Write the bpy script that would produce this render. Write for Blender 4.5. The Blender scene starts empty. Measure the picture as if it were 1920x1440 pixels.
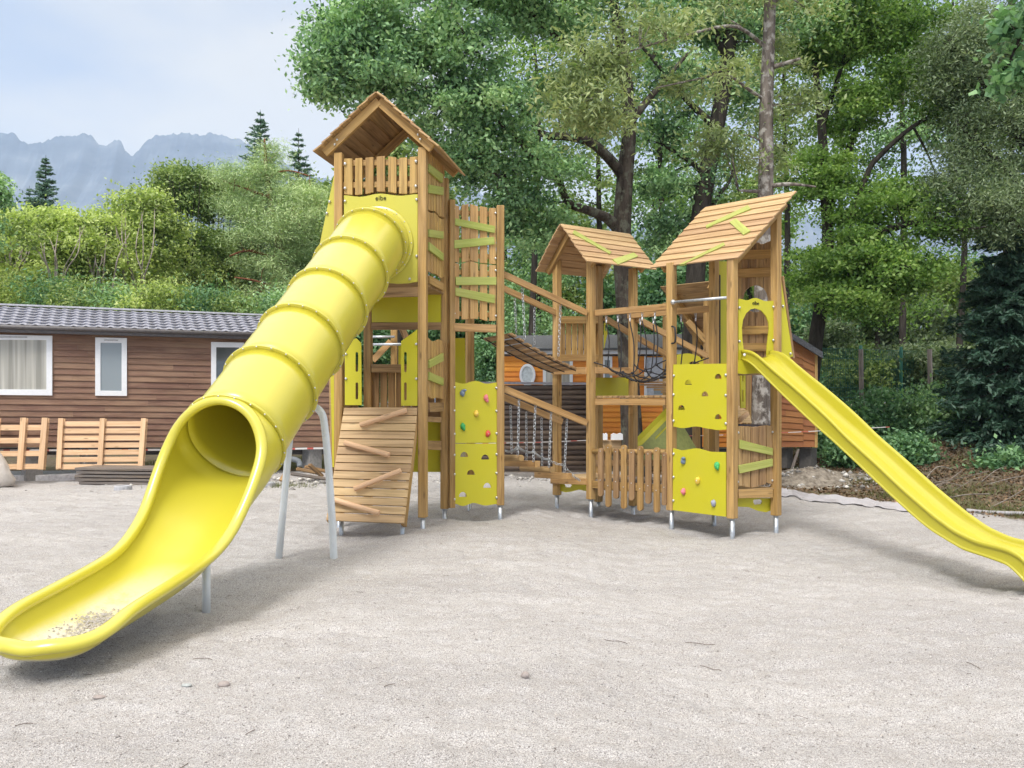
import bpy, bmesh, math, random
import numpy as np
from mathutils import Vector, Matrix, noise
from mathutils.geometry import tessellate_polygon

SC = bpy.context.scene
COL = SC.collection
F = 1650.0            # focal length in pixels of the 1920 wide picture
HY = 755.0            # horizon row
CH = 1.5              # camera height

# ------------------------------------------------------------------ camera
cam_d = bpy.data.cameras.new('camera')
cam = bpy.data.objects.new('camera', cam_d)
COL.objects.link(cam)
cam.location = (0, 0, CH)
cam.rotation_euler = (math.radians(90), 0, 0)
cam_d.sensor_width = 36
cam_d.lens = 36 * F / 1920
cam_d.shift_y = (HY - 720) / 1920
cam_d.clip_end = 20000
cam_d.clip_start = 0.05
SC.camera = cam

# ------------------------------------------------------------------ light
SUN_EL, SUN_AZ = 52, 205      # degrees; azimuth clockwise from +Y (view direction)
w = bpy.data.worlds.new('World'); SC.world = w; w.use_nodes = True
nt = w.node_tree; N = nt.nodes; L = nt.links
for n in list(N): N.remove(n)
out = N.new('ShaderNodeOutputWorld'); bg = N.new('ShaderNodeBackground')
sky = N.new('ShaderNodeTexSky'); sky.sky_type = 'NISHITA'; sky.sun_disc = False
sky.sun_elevation = math.radians(SUN_EL); sky.sun_rotation = math.radians(SUN_AZ)
sky.air_density = 1.0; sky.dust_density = 2.0; sky.altitude = 600
tc = N.new('ShaderNodeTexCoord'); mp = N.new('ShaderNodeMapping')
mp.inputs['Scale'].default_value = (1.0, 1.0, 2.6); mp.inputs['Location'].default_value = (0.9, 0.55, 0.1)
nz = N.new('ShaderNodeTexNoise'); nz.inputs['Scale'].default_value = 1.7; nz.inputs['Detail'].default_value = 6
nz.inputs['Roughness'].default_value = 0.45
cr = N.new('ShaderNodeValToRGB'); cr.color_ramp.elements[0].position = 0.44; cr.color_ramp.elements[0].color = (1, 1, 1, 1)
cr.color_ramp.elements[1].position = 0.56; cr.color_ramp.elements[1].color = (0, 0, 0, 1)
mx = N.new('ShaderNodeMix'); mx.data_type = 'RGBA'
pb_ = N.new('ShaderNodeMix'); pb_.data_type = 'RGBA'; pb_.inputs['A'].default_value = (10.2, 11.9, 15.2, 1); pb_.inputs['B'].default_value = (16.6, 16.3, 15.8, 1); L.new(pb_.outputs['Result'], mx.inputs['B'])
L.new(tc.outputs['Generated'], mp.inputs['Vector']); L.new(mp.outputs['Vector'], nz.inputs['Vector'])
L.new(nz.outputs['Fac'], cr.inputs['Fac']); L.new(cr.outputs['Color'], pb_.inputs['Factor']); mx.inputs['Factor'].default_value = .9
L.new(sky.outputs['Color'], mx.inputs['A']); L.new(mx.outputs['Result'], bg.inputs['Color'])
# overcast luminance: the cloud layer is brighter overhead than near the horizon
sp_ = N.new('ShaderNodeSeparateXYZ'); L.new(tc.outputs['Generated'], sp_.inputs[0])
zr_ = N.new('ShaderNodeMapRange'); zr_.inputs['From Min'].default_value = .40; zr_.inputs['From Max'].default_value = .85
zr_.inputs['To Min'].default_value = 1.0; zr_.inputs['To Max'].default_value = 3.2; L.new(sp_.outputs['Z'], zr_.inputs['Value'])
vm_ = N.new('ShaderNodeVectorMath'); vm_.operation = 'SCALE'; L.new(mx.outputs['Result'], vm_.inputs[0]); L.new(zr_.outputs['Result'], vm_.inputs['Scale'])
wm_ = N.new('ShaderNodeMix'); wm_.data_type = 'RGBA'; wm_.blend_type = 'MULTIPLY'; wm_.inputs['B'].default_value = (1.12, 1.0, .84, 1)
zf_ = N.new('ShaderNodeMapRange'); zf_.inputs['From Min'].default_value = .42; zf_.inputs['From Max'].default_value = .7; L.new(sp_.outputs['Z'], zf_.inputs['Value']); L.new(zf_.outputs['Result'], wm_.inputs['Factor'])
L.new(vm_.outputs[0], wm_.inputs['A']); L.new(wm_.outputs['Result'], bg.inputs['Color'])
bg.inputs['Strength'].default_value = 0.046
L.new(bg.outputs['Background'], out.inputs['Surface'])
sd = bpy.data.lights.new('sun', 'SUN'); sd.energy = 3.0; sd.angle = math.radians(18); sd.color = (1, .965, .915)
so = bpy.data.objects.new('sun', sd); COL.objects.link(so)
_a, _e = math.radians(SUN_AZ), math.radians(SUN_EL)
sdir = Vector((math.sin(_a) * math.cos(_e), math.cos(_a) * math.cos(_e), math.sin(_e)))
so.rotation_euler = sdir.to_track_quat('Z', 'Y').to_euler()
so.location = sdir * 50
SC.view_settings.view_transform = 'Standard'; SC.view_settings.look = 'None'
SC.view_settings.gamma = 1; SC.view_settings.exposure = 0.30
SC.cycles.max_bounces = 8; SC.cycles.transparent_max_bounces = 8
SC.cycles.use_denoising = True; SC.cycles.volume_bounces = 2

# ------------------------------------------------------------------ helpers
RND = random.Random(7)
def P(x, y, s):
    return Vector(((x - 960) / s, F / s, CH - (y - HY) / s))
def P2(x, s): return Vector(((x - 960) / s, F / s, 0))
def lerp(a, b, t): return a + (b - a) * t
def gnd(X, Y):
    t = min(1, max(0, X / 1.4)); t = t * t * (3 - 2 * t)
    return -0.11 * t * min(1, max(0, (18 - Y) / 5))

def tag(o, label=None, cat=None, group=None, kind=None):
    if label: o['label'] = label
    if cat: o['category'] = cat
    if group: o['group'] = group
    if kind: o['kind'] = kind
    return o
def thing(name, loc, label, cat, group=None):
    o = bpy.data.objects.new(name, None); COL.objects.link(o)
    o.empty_display_size = .2
    o.location = loc; return tag(o, label, cat, group)
def root_loc(o):
    v = Vector((0, 0, 0))
    while o is not None:
        v += Vector(o.location); o = o.parent
    return v

class Plane:
    """vertical plane through two ground points; .at maps a photo pixel on it"""
    def __init__(s, a, b, flip=False):
        s.a = Vector((a.x, a.y, 0)); s.d = (Vector((b.x, b.y, 0)) - s.a); s.len = s.d.length; s.d.normalize()
        s.n = Vector((s.d.y, -s.d.x, 0))
        if flip: s.n = -s.n
    def at(s, x, y, off=0.0):
        a = s.a + s.n * off; k = (x - 960) / F
        t = (k * a.y - a.x) / (s.d.x - k * s.d.y)
        p = a + s.d * t; sc = F / p.y
        return Vector((p.x, p.y, CH - (y - HY) / sc))
    def tz(s, t, z, off=0.0):
        p = s.a + s.n * off + s.d * t; return Vector((p.x, p.y, z))
    def t_of(s, p): return (p - s.a).dot(s.d)

class MB:
    def __init__(s): s.v = []; s.f = []; s.uv = []; s.m = []; s.sm = []; s.mats = []; s.marks = []
    def mi(s, m):
        if m not in s.mats: s.mats.append(m)
        return s.mats.index(m)
    def face(s, idx, uvs, m, smooth=False):
        s.f.append(idx); s.uv.append(uvs); s.m.append(s.mi(m)); s.sm.append(smooth)
    def solid(s, pts, faces, m, grain, smooth=False):
        b = len(s.v); s.marks.append(b); s.v += [Vector(p) for p in pts]
        g = Vector(grain).normalized(); r1, r2 = RND.random() * 50, RND.random() * 50
        for f in faces:
            ps = [Vector(pts[i]) for i in f]
            n = Vector((0, 0, 0))
            for i in range(len(ps)): n += (ps[i] - ps[0]).cross(ps[(i + 1) % len(ps)] - ps[0])
            if n.length < 1e-12: n = Vector((0, 0, 1))
            n.normalize()
            c = n.cross(g)
            if c.length < .3:
                c = n.orthogonal().normalized(); g2 = n.cross(c)
                uvs = [(p.dot(g2) * .1 + r1, p.dot(c) + r2) for p in ps]
            else:
                c.normalize(); uvs = [(p.dot(g) + r1, p.dot(c) + r2) for p in ps]
            s.face([b + i for i in f], uvs, m, smooth)
    def beam(s, p0, p1, w, h, m, up=(0, 0, 1)):
        """w across, h along 'up'"""
        p0, p1 = Vector(p0), Vector(p1); d = (p1 - p0).normalized(); up = Vector(up)
        sx = d.cross(up)
        if sx.length < 1e-4: sx = d.orthogonal()
        sx.normalize(); u = sx.cross(d).normalized()
        pts = []
        for p in (p0, p1):
            for a, b in ((-1, -1), (1, -1), (1, 1), (-1, 1)): pts.append(p + sx * (a * w / 2) + u * (b * h / 2))
        s.solid(pts, [(0, 1, 2, 3), (7, 6, 5, 4), (4, 5, 1, 0), (5, 6, 2, 1), (6, 7, 3, 2), (7, 4, 0, 3)], m, d)
    def prism(s, pts, off, m, grain=None, holes=()):
        loops = [[Vector(p) for p in pts]] + [[Vector(p) for p in h] for h in holes]
        off = Vector(off); flat = [p for l in loops for p in l]; n = len(flat)
        tris = tessellate_polygon(loops)
        if grain is None:
            best = 0
            for i in range(len(loops[0])):
                e = loops[0][(i + 1) % len(loops[0])] - loops[0][i]
                if e.length > best: best = e.length; grain = e
        fs = []
        nm = Vector((0, 0, 0))
        for t in tris[:1]: nm = (flat[t[1]] - flat[t[0]]).cross(flat[t[2]] - flat[t[0]])
        fl = nm.dot(off) > 0
        if not holes and len(pts) <= 4:
            a = list(range(n)); nn = (flat[1] - flat[0]).cross(flat[2] - flat[0]); r = nn.dot(off) > 0
            fs.append(tuple(a[::-1]) if r else tuple(a)); fs.append(tuple(i + n for i in (a if r else a[::-1])))
        else:
            for t in tris:
                a, b, c = t
                q = (flat[b] - flat[a]).cross(flat[c] - flat[a]).dot(off) > 0
                if q: a, b, c = a, c, b
                fs.append((a, b, c)); fs.append((n + a, n + c, n + b))
        base = 0
        for l in loops:
            k = len(l)
            for i in range(k):
                j = (i + 1) % k; fs.append((base + i, base + j, n + base + j, n + base + i))
            base += k
        s.solid(flat + [p + off for p in flat], fs, m, grain)
    def plate(s, pl, px, th, m, off=0.0, holes=(), grain=None):
        pts = [pl.at(x, y, off) for x, y in px]; hs = [[pl.at(x, y, off) for x, y in h] for h in holes]
        s.prism(pts, -pl.n * th, m, grain, hs)
    def tube(s, pts, r, m, n=10, caps=True, smooth=True):
        pts = [Vector(p) for p in pts]
        rs = r if isinstance(r, (list, tuple)) else [r] * len(pts)
        b = len(s.v); s.marks.append(b); K = len(pts)
        t0 = (pts[1] - pts[0]).normalized(); nx = t0.orthogonal().normalized()
        L_ = 0; ro = RND.random() * 30
        for i, p in enumerate(pts):
            t = (pts[min(i + 1, K - 1)] - pts[max(i - 1, 0)]).normalized()
            nx = (nx - t * nx.dot(t))
            nx = nx.normalized() if nx.length > 1e-6 else t.orthogonal().normalized()
            ny = t.cross(nx)
            for k in range(n):
                a = 2 * math.pi * k / n; s.v.append(p + (nx * math.cos(a) + ny * math.sin(a)) * rs[i])
        for i in range(K - 1):
            l2 = L_ + (pts[i + 1] - pts[i]).length
            for k in range(n):
                k2 = (k + 1) % n; c = 2 * math.pi * max(rs[i], .01) / n
                s.face([b + i * n + k, b + i * n + k2, b + (i + 1) * n + k2, b + (i + 1) * n + k],
                       [(L_ + ro, k * c + ro), (L_ + ro, (k + 1) * c + ro), (l2 + ro, (k + 1) * c + ro), (l2 + ro, k * c + ro)], m, smooth)
            L_ = l2
        if caps:
            s.face([b + k for k in range(n)][::-1], [(0, k * .02) for k in range(n)], m)
            s.face([b + (K - 1) * n + k for k in range(n)], [(0, k * .02) for k in range(n)], m)
    def ball(s, c, r, m, sq=(1, 1, 1), nu=8, nv=5, jit=0):
        c = Vector(c); b = len(s.v); s.marks.append(b); rr = RND
        s.v.append(c + Vector((0, 0, r * sq[2])))
        for j in range(1, nv):
            for i in range(nu):
                th = math.pi * j / nv; ph = 2 * math.pi * i / nu; q = 1 + jit * (rr.random() - .5)
                s.v.append(c + Vector((math.sin(th) * math.cos(ph) * sq[0], math.sin(th) * math.sin(ph) * sq[1], math.cos(th) * sq[2])) * r * q)
        s.v.append(c - Vector((0, 0, r * sq[2]))); e = len(s.v) - 1
        Z3 = [(0, 0)] * 3; Z4 = [(0, 0)] * 4
        for i in range(nu):
            i2 = (i + 1) % nu
            s.face([b, b + 1 + i, b + 1 + i2], Z3, m, True)
            s.face([e, e - nu + i2, e - nu + i], Z3, m, True)
            for j in range(nv - 2):
                q = b + 1 + j * nu; s.face([q + i, q + nu + i, q + nu + i2, q + i2], Z4, m, True)
    def build_each(s, name, parent=None, bevel=0.0, seg=2):
        """one object for every primitive collected so far"""
        mk = s.marks + [len(s.v)]; res = []
        for i in range(len(mk) - 1):
            t = MB(); t.mats = s.mats; t.v = s.v[mk[i]:mk[i + 1]]
            for f, u, m_, q_ in zip(s.f, s.uv, s.m, s.sm):
                if mk[i] <= f[0] < mk[i + 1]: t.f.append([k - mk[i] for k in f]); t.uv.append(u); t.m.append(m_); t.sm.append(q_)
            res.append(t.build(name, parent, bevel, seg))
        return res[0]
    def build(s, name, parent=None, bevel=0.0, seg=2, label=None):
        me = bpy.data.meshes.new(name)
        o0 = root_loc(parent) if parent else Vector((0, 0, 0))
        me.from_pydata([tuple(v - o0) for v in s.v], [], s.f)
        for m in s.mats: me.materials.append(m)
        uvl = me.uv_layers.new(name='UVMap')
        me.polygons.foreach_set('material_index', s.m); me.polygons.foreach_set('use_smooth', s.sm)
        uvl.data.foreach_set('uv', [c for fu in s.uv for u in fu for c in u])
        me.update()
        bm = bmesh.new(); bm.from_mesh(me); bmesh.ops.recalc_face_normals(bm, faces=bm.faces); bm.to_mesh(me); bm.free()
        o = bpy.data.objects.new(name, me); COL.objects.link(o); o.parent = parent
        if bevel:
            md = o.modifiers.new('bevel', 'BEVEL'); md.width = bevel; md.segments = seg; md.limit_method = 'ANGLE'
            md.angle_limit = math.radians(40); md.harden_normals = False
        if label: o['label'] = label
        return o

# ------------------------------------------------------------------ materials
MATS = {}
class NT:
    def __init__(s, name):
        s.m = bpy.data.materials.new(name); s.m.use_nodes = True; s.t = s.m.node_tree
        for n in list(s.t.nodes): s.t.nodes.remove(n)
        s.out = s.n('ShaderNodeOutputMaterial'); s.b = s.n('ShaderNodeBsdfPrincipled')
        s.l(s.b.outputs[0], s.out.inputs[0])
    def n(s, t, **k):
        x = s.t.nodes.new(t)
        for a, b in k.items(): setattr(x, a, b)
        return x
    def l(s, a, b): s.t.links.new(a, b)
    def noise(s, vec, scale, detail=3, rough=.5, dist=0):
        x = s.n('ShaderNodeTexNoise'); x.inputs['Scale'].default_value = scale; x.inputs['Detail'].default_value = detail
        x.inputs['Roughness'].default_value = rough; x.inputs['Distortion'].default_value = dist
        if vec: s.l(vec, x.inputs['Vector'])
        return x.outputs['Fac']
    def ramp(s, fac, stops, interp='LINEAR'):
        x = s.n('ShaderNodeValToRGB'); e = x.color_ramp.elements; x.color_ramp.interpolation = interp
        while len(e) < len(stops): e.new(.5)
        for i, (p, c) in enumerate(stops):
            e[i].position = p; e[i].color = (c[0], c[1], c[2], 1) if isinstance(c, (tuple, list)) else (c, c, c, 1)
        s.l(fac, x.inputs['Fac']); return x.outputs['Color']
    def mix(s, fac, a, b, mode='MIX'):
        x = s.n('ShaderNodeMix', data_type='RGBA', blend_type=mode)
        for v, i in ((fac, 'Factor'), (a, 'A'), (b, 'B')):
            if hasattr(v, 'is_linked') or hasattr(v, 'links'): s.l(v, x.inputs[i])
            else: x.inputs[i].default_value = v if i == 'Factor' else (*v[:3], 1)
        return x.outputs['Result']
    def math(s, op, a, b=0.5, c=None):
        x = s.n('ShaderNodeMath', operation=op)
        for i, v in enumerate((a, b) if c is None else (a, b, c)):
            if hasattr(v, 'links'): s.l(v, x.inputs[i])
            else: x.inputs[i].default_value = v
        return x.outputs[0]
    def mapping(s, vec, scale=(1, 1, 1), loc=(0, 0, 0)):
        x = s.n('ShaderNodeMapping'); x.inputs['Scale'].default_value = scale; x.inputs['Location'].default_value = loc
        s.l(vec, x.inputs['Vector']); return x.outputs['Vector']
    def uv(s): return s.n('ShaderNodeTexCoord').outputs['UV']
    def obj(s): return s.n('ShaderNodeTexCoord').outputs['Object']
    def pos(s): return s.n('ShaderNodeNewGeometry').outputs['Position']
    def isl(s): return s.n('ShaderNodeNewGeometry').outputs['Random Per Island']
    def bump(s, h, strength=.3, dist=.01):
        x = s.n('ShaderNodeBump'); x.inputs['Strength'].default_value = strength; x.inputs['Distance'].default_value = dist
        s.l(h, x.inputs['Height']); s.l(x.outputs[0], s.b.inputs['Normal'])
    def set(s, color=None, rough=None, spec=None, metal=None, **k):
        if color is not None:
            if hasattr(color, 'links'): s.l(color, s.b.inputs['Base Color'])
            else: s.b.inputs['Base Color'].default_value = (*color, 1)
        if rough is not None:
            if hasattr(rough, 'links'): s.l(rough, s.b.inputs['Roughness'])
            else: s.b.inputs['Roughness'].default_value = rough
        if spec is not None: s.b.inputs['Specular IOR Level'].default_value = spec
        if metal is not None: s.b.inputs['Metallic'].default_value = metal
        for a, v in k.items(): s.b.inputs[a.replace('_', ' ')].default_value = v
        return s.m

def wood(name, light, dark, rough=.62, knots=.65, var=.42, wash=.12):
    t = NT(name); uv = t.uv(); isl = t.isl(); oi = t.n('ShaderNodeObjectInfo').outputs['Random']
    fib = t.noise(t.mapping(uv, (2.2, 75, 1)), 1, 4, .65)
    ring = t.noise(t.mapping(uv, (.9, 17, 1)), 1, 3, .55, .8)
    f = t.math('ADD', t.math('MULTIPLY', fib, .45), t.math('MULTIPLY', ring, .55))
    c = t.ramp(f, [(.36, dark), (.58, light)])
    # knots
    vo = t.n('ShaderNodeTexVoronoi'); vo.inputs['Scale'].default_value = 1; vo.inputs['Randomness'].default_value = 1
    t.l(t.mapping(uv, (2.6, 9, 1)), vo.inputs['Vector'])
    kn = t.ramp(vo.outputs['Distance'], [(.06, 1.0), (.16, 0.0)])
    c = t.mix(t.math('MULTIPLY', kn, knots), c, tuple(x * .38 for x in dark))
    hv = t.n('ShaderNodeHueSaturation'); t.l(c, hv.inputs['Color'])
    t.l(t.math('ADD', t.math('MULTIPLY', t.math('ADD', isl, t.math('MULTIPLY', oi, .6)), var * .8), 1 - var * .62), hv.inputs['Value'])
    t.l(t.math('ADD', t.math('MULTIPLY', isl, .012), .494), hv.inputs['Hue'])
    blot = t.noise(t.mapping(uv, (1.3, 4, 1), (7, 3, 0)), 1, 3, .6)
    c2 = t.mix(t.math('MULTIPLY', t.ramp(blot, [(.42, 0.0), (.7, 1.0)]), wash), hv.outputs['Color'], (.62, .44, .27))
    t.set(c2, rough, .3)
    t.bump(fib, .5, .005)
    return t.m
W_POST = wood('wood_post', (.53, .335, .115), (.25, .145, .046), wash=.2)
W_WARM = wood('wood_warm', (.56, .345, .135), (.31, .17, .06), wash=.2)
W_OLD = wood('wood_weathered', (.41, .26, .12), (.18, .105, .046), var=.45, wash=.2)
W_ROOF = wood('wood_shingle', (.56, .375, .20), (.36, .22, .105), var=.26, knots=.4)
W_RAMP = wood('wood_ramp', (.58, .40, .215), (.34, .22, .105), var=.42, knots=.6, wash=.2)
W_LOG = wood('wood_round_log', (.74, .50, .30), (.60, .38, .20), var=.12)
W_GREEN = wood('wood_green_stain', (.42, .46, .12), (.30, .34, .065), knots=.25, var=.25, wash=.15)
W_PALLET = wood('wood_pallet', (.80, .55, .33), (.58, .36, .19), var=.3)
W_GREY = wood('wood_grey_board', (.20, .175, .16), (.09, .075, .065), var=.4, wash=.2)

def plastic(name, col, rough=.3, spec=.5, wear=.12, bumps=.05, coat=0):
    t = NT(name); o = t.obj()
    n = t.noise(o, 2.2, 5, .6); c = t.mix(t.math('MULTIPLY', t.ramp(n, [(.4, 0.0), (.75, 1.0)]), wear), col, tuple(min(1, x * .75 + .13) for x in col))
    t.set(c, t.math('ADD', t.math('MULTIPLY', t.noise(o, 9, 3), .22), rough - .1), spec)
    t.b.inputs['Coat Weight'].default_value = coat; t.b.inputs['Coat Roughness'].default_value = .22
    if bumps: t.bump(t.noise(o, 140, 2), bumps, .002)
    return t.m
LIME = plastic('lime_panel', (.55, .50, .022), .38, .4)
LIME_PALE = plastic('lime_panel_matt', (.56, .515, .075), .45, .4, .08)
M_SLIDE = plastic('yellow_moulded_plastic', (.57, .505, .038), .34, .6, .05, 0, .75)
M_SLIDE2 = plastic('yellow_moulded_plastic_bright', (.46, .41, .022), .4, .45, .05, 0, .3)

def simple(name, col, rough=.5, metal=0, spec=.5, nscale=20, namp=.2, bump=0):
    t = NT(name); o = t.obj(); n = t.noise(o, nscale, 4, .6)
    c = t.mix(t.ramp(n, [(.3, 0.0), (.7, 1.0)]), tuple(x * (1 - namp) for x in col), tuple(min(1, x * (1 + namp)) for x in col))
    t.set(c, rough, spec, metal)
    if bump: t.bump(n, bump, .01)
    return t.m
GALV = simple('galvanised_steel', (.52, .55, .58), .42, .75, nscale=30)
BOLT = simple('zinc_bolt', (.62, .62, .60), .35, .8, nscale=50)
PIPE = simple('pale_grey_painted_steel', (.66, .69, .70), .35, 0, nscale=6, namp=.06)
BLACK = simple('black_rubber', (.02, .02, .022), .6)
ROPE = simple('dark_rope', (.03, .03, .033), .85, nscale=120, namp=.5)
WHITE = simple('white_pvc', (.80, .81, .83), .35, namp=.03)
GLASSD = None
H_BLUE = simple('hold_blue', (.18, .24, .34), .6); H_PINK = simple('hold_pink', (.75, .22, .25), .6)
H_RED = simple('hold_red', (.65, .09, .07), .6); H_GRN = simple('hold_green', (.06, .42, .12), .6)
H_YEL = simple('hold_yellow', (.80, .55, .08), .6); H_GREY = simple('hold_grey', (.33, .34, .42), .6)
INK = simple('engraved_lettering', (.05, .05, .01), .7)

def lettering(txt, pl, x, y, px_h, parent, th=.004, off=0.03, mat=None):
    """raised lettering lying on a plane, size from its pixel height there"""
    cu = bpy.data.curves.new('lettering', 'FONT'); cu.body = txt; cu.align_x = 'CENTER'; cu.align_y = 'CENTER'; cu.resolution_u = 4
    p = pl.at(x, y, off); sz = px_h / (F / p.y) * 1.3
    cu.size = sz; cu.extrude = th; cu.offset = -.0006
    tmp = bpy.data.objects.new('lettering_curve', cu); COL.objects.link(tmp)
    dg = bpy.context.evaluated_depsgraph_get(); me = bpy.data.meshes.new_from_object(tmp.evaluated_get(dg))
    bpy.data.objects.remove(tmp)
    dx = pl.d if pl.d.x > 0 else -pl.d
    M = Matrix((( dx.x, 0, pl.n.x, p.x), (dx.y, 0, pl.n.y, p.y), (0, 1, 0, p.z), (0, 0, 0, 1)))
    me.transform(M); me.transform(Matrix.Translation(-root_loc(parent)))
    me.materials.clear(); me.materials.append(mat or INK)
    o = bpy.data.objects.new('lettering', me); COL.objects.link(o); o.parent = parent; return o
# =================================================================== PLAYGROUND
def post(parent, p, ztop, zbot, ori, size=.1, mat=None, foot=True, label=None):
    m = MB(); m.beam((p.x, p.y, zbot), (p.x, p.y, ztop), size, size, mat or W_POST, up=(ori.x, ori.y, 0))
    o = m.build('post', parent, .008, label=label)
    if foot:
        g = gnd(p.x, p.y)
        f = MB(); f.tube([(p.x, p.y, zbot - .001), (p.x, p.y, g - .25)], .03, GALV, 14)
        f.tube([(p.x, p.y, zbot - .001), (p.x, p.y, zbot - .012)], .04, GALV, 14)
        f.build('metal_foot', o)
    return o
def bolts(m, pl, pts, off=.02, r=.017, mat=None):
    for x, y in pts:
        c = pl.at(x, y, off); m.ball(c, r, mat or BOLT, (1, 1, 1), 8, 4)
def pickets(m, pl, items, th, mat, off=0):
    for x0, x1, t0, t1, b0, b1 in items:
        m.plate(pl, [(x0, t0), (x1, t1), (x1, b1), (x0, b0)], th, mat, off, grain=(0, 0, 1))
def interp(pts, x):
    for (a, ya), (b, yb) in zip(pts, pts[1:]):
        if a <= x <= b: return lerp(ya, yb, (x - a) / (b - a))
    return pts[0][1] if x < pts[0][0] else pts[-1][1]
def wave_row(m, pl, x0, x1, n, gap, top, bot, th, mat, off=0):
    w_ = (x1 - x0) / n
    it = []
    for i in range(n):
        a = x0 + i * w_ + gap * w_ / 2; b = a + w_ * (1 - gap)
        it.append((a, b, interp(top, a), interp(top, b), interp(bot, a), interp(bot, b)))
    pickets(m, pl, it, th, mat, off)
def wavy(x0, x1, pts, n=14):
    """smooth curve through control points, as pixel list"""
    xs = [p[0] for p in pts]; res = []
    for i in range(n + 1):
        x = lerp(x0, x1, i / n)
        k = max(j for j in range(len(xs)) if xs[j] <= x or j == 0); k = min(k, len(xs) - 2)
        t = (x - xs[k]) / (xs[k + 1] - xs[k]); t = t * t * (3 - 2 * t)
        res.append((x, lerp(pts[k][1], pts[k + 1][1], t)))
    return res
def halfmoon(cx, cy, w_, h, n=10):
    return [(cx - w_ / 2 * math.cos(math.pi * i / n), cy + h / 2 - h * math.sin(math.pi * i / n)) for i in range(n + 1)]
def slot(cx, y0, y1, w_, n=6):
    r = w_ / 2; a = [(cx + r * math.cos(math.pi * i / n), y1 - r + r * math.sin(math.pi * i / n)) for i in range(n + 1)]
    b = [(cx - r * math.cos(math.pi * i / n), y0 + r - r * math.sin(math.pi * i / n)) for i in range(n + 1)]
    return a + b
def hold(parent, pl, x, y, mat, r=.05, shape=0, off=0, label=None):
    m = MB(); c = pl.at(x, y, off)
    rs = random.Random(int(x * 7 + y)); b0 = RND.getstate(); RND.seed(int(x * 31 + y))
    m.ball(c + pl.n * .012, r, mat, (.75, .75, 1.0), 10, 7, .35)
    if shape == 1: m.ball(c + pl.n * .03 + pl.d * .02 + Vector((0, 0, .035)), r * .6, mat, (1, 1, .7), 9, 6, .3)
    if shape == 2: m.ball(c + pl.n * .02 + pl.d * .015 - Vector((0, 0, .03)), r * .65, mat, (.7, .9, 1.1), 9, 6, .3)
    m.ball(c + pl.n * (r * .78), .011, BOLT, (1, 1, 1), 6, 4)
    RND.setstate(b0)
    return m.build('climbing_hold', parent, label=label)
def roof_boards(m, a, b, c, d, n, mat, th=.020, lap=.018, ov=.12, up=None):
    """boards parallel to the ridge a-b; c (below b) and d (below a) are the eave ends"""
    nrm = (b - a).cross(d - a).normalized()
    if up is None: up = 1
    if nrm.z < 0: nrm = -nrm
    for i in range(n):
        t0 = max(0, (i - ov) / n); t1 = (i + 1) / n
        e0, e1 = (RND.random() - .5) * .014, (RND.random() - .5) * .014
        al = (b - a).normalized()
        p0 = lerp(a, d, t0) - al * e0; p1 = lerp(b, c, t0) + al * e1; p2 = lerp(b, c, t1) + nrm * lap + al * e1; p3 = lerp(a, d, t1) + nrm * lap - al * e0
        m.prism([p0 + nrm * th, p1 + nrm * th, p2 + nrm * th, p3 + nrm * th], -nrm * th, mat, al)
def roof_plate(m, a, b, c, d, quad_px, mat, th=.03, lift=.045):
    """board lying on the roof plane a,b,c,d; corners given in photo pixels"""
    nrm = (b - a).cross(d - a).normalized()
    if nrm.z < 0: nrm = -nrm
    pts = []
    for x, y in quad_px:
        r = Vector(((x - 960) / F, 1, -(y - HY) / F)); o = Vector((0, 0, CH)); q = a + nrm * lift
        t = (q - o).dot(nrm) / r.dot(nrm); pts.append(o + r * t)
    m.prism(pts, -nrm * th, mat)

# ---------------------------------------------------------------- tall tower
FL, FR, BR = P2(636, 155.7), P2(793, 158), P2(834, 143.8)
BL = FL + (BR - FR)
PF = Plane(FL, FR); PS = Plane(FR, BR); PB = Plane(BL, BR); PLs = Plane(FL, BL, flip=True)
U1, V1 = PF.d, PS.d
T1 = thing('play_tower', ((FL + FR) / 2 + Vector((0, .4, 0))), 'tallest play tower, with peaked plank roof and slatted railing above the tube slide', 'play tower')
for p, zt, zb, lb in ((FL, 4.50, .16, None), (FR, 4.52, .14, None), (BR, 4.42, .12, None), (BL, 4.42, .12, None)):
    post(T1, p, zt, zb, U1, mat=W_OLD if lb else W_POST)
m = MB()   # second timber against the rear post
# roof
def loc1(u, v, z): return FL + U1 * u + V1 * v + Vector((0, 0, z))
W1 = (FR - FL).length; D1 = (BR - FR).length
ra, rb = loc1(W1 / 2, -.17, 5.15), loc1(W1 / 2, D1 + .16, 5.15)
el, er = loc1(-.245, -.17, 4.47), loc1(W1 + .215, -.17, 4.47)
el2, er2 = loc1(-.245, D1 + .16, 4.47), loc1(W1 + .215, D1 + .16, 4.47)
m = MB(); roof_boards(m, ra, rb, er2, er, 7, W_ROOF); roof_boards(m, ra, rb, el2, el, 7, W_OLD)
roof1 = m.build('roof', T1, .003, 1)
m = MB()
for v in (-.06, D1 + .06):
    for sgn, e in ((-1, loc1(-.16, v, 4.49)), (1, loc1(W1 + .13, v, 4.49))):
        apex = loc1(W1 / 2, v, 5.08); dirn = (e - apex).normalized()
        nn = dirn.cross(V1).normalized(); nn = nn if nn.z > 0 else -nn
        m.beam(apex + dirn * .0 + V1 * (.002 * sgn), e + V1 * (.002 * sgn), .05, .105, W_POST, up=nn)
bolts(m, PF, [(627.5, 271), (632, 262), (783.5, 252.5), (788, 261)], .1, .016)
m.build_each('rafter', roof1, .005)
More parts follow.
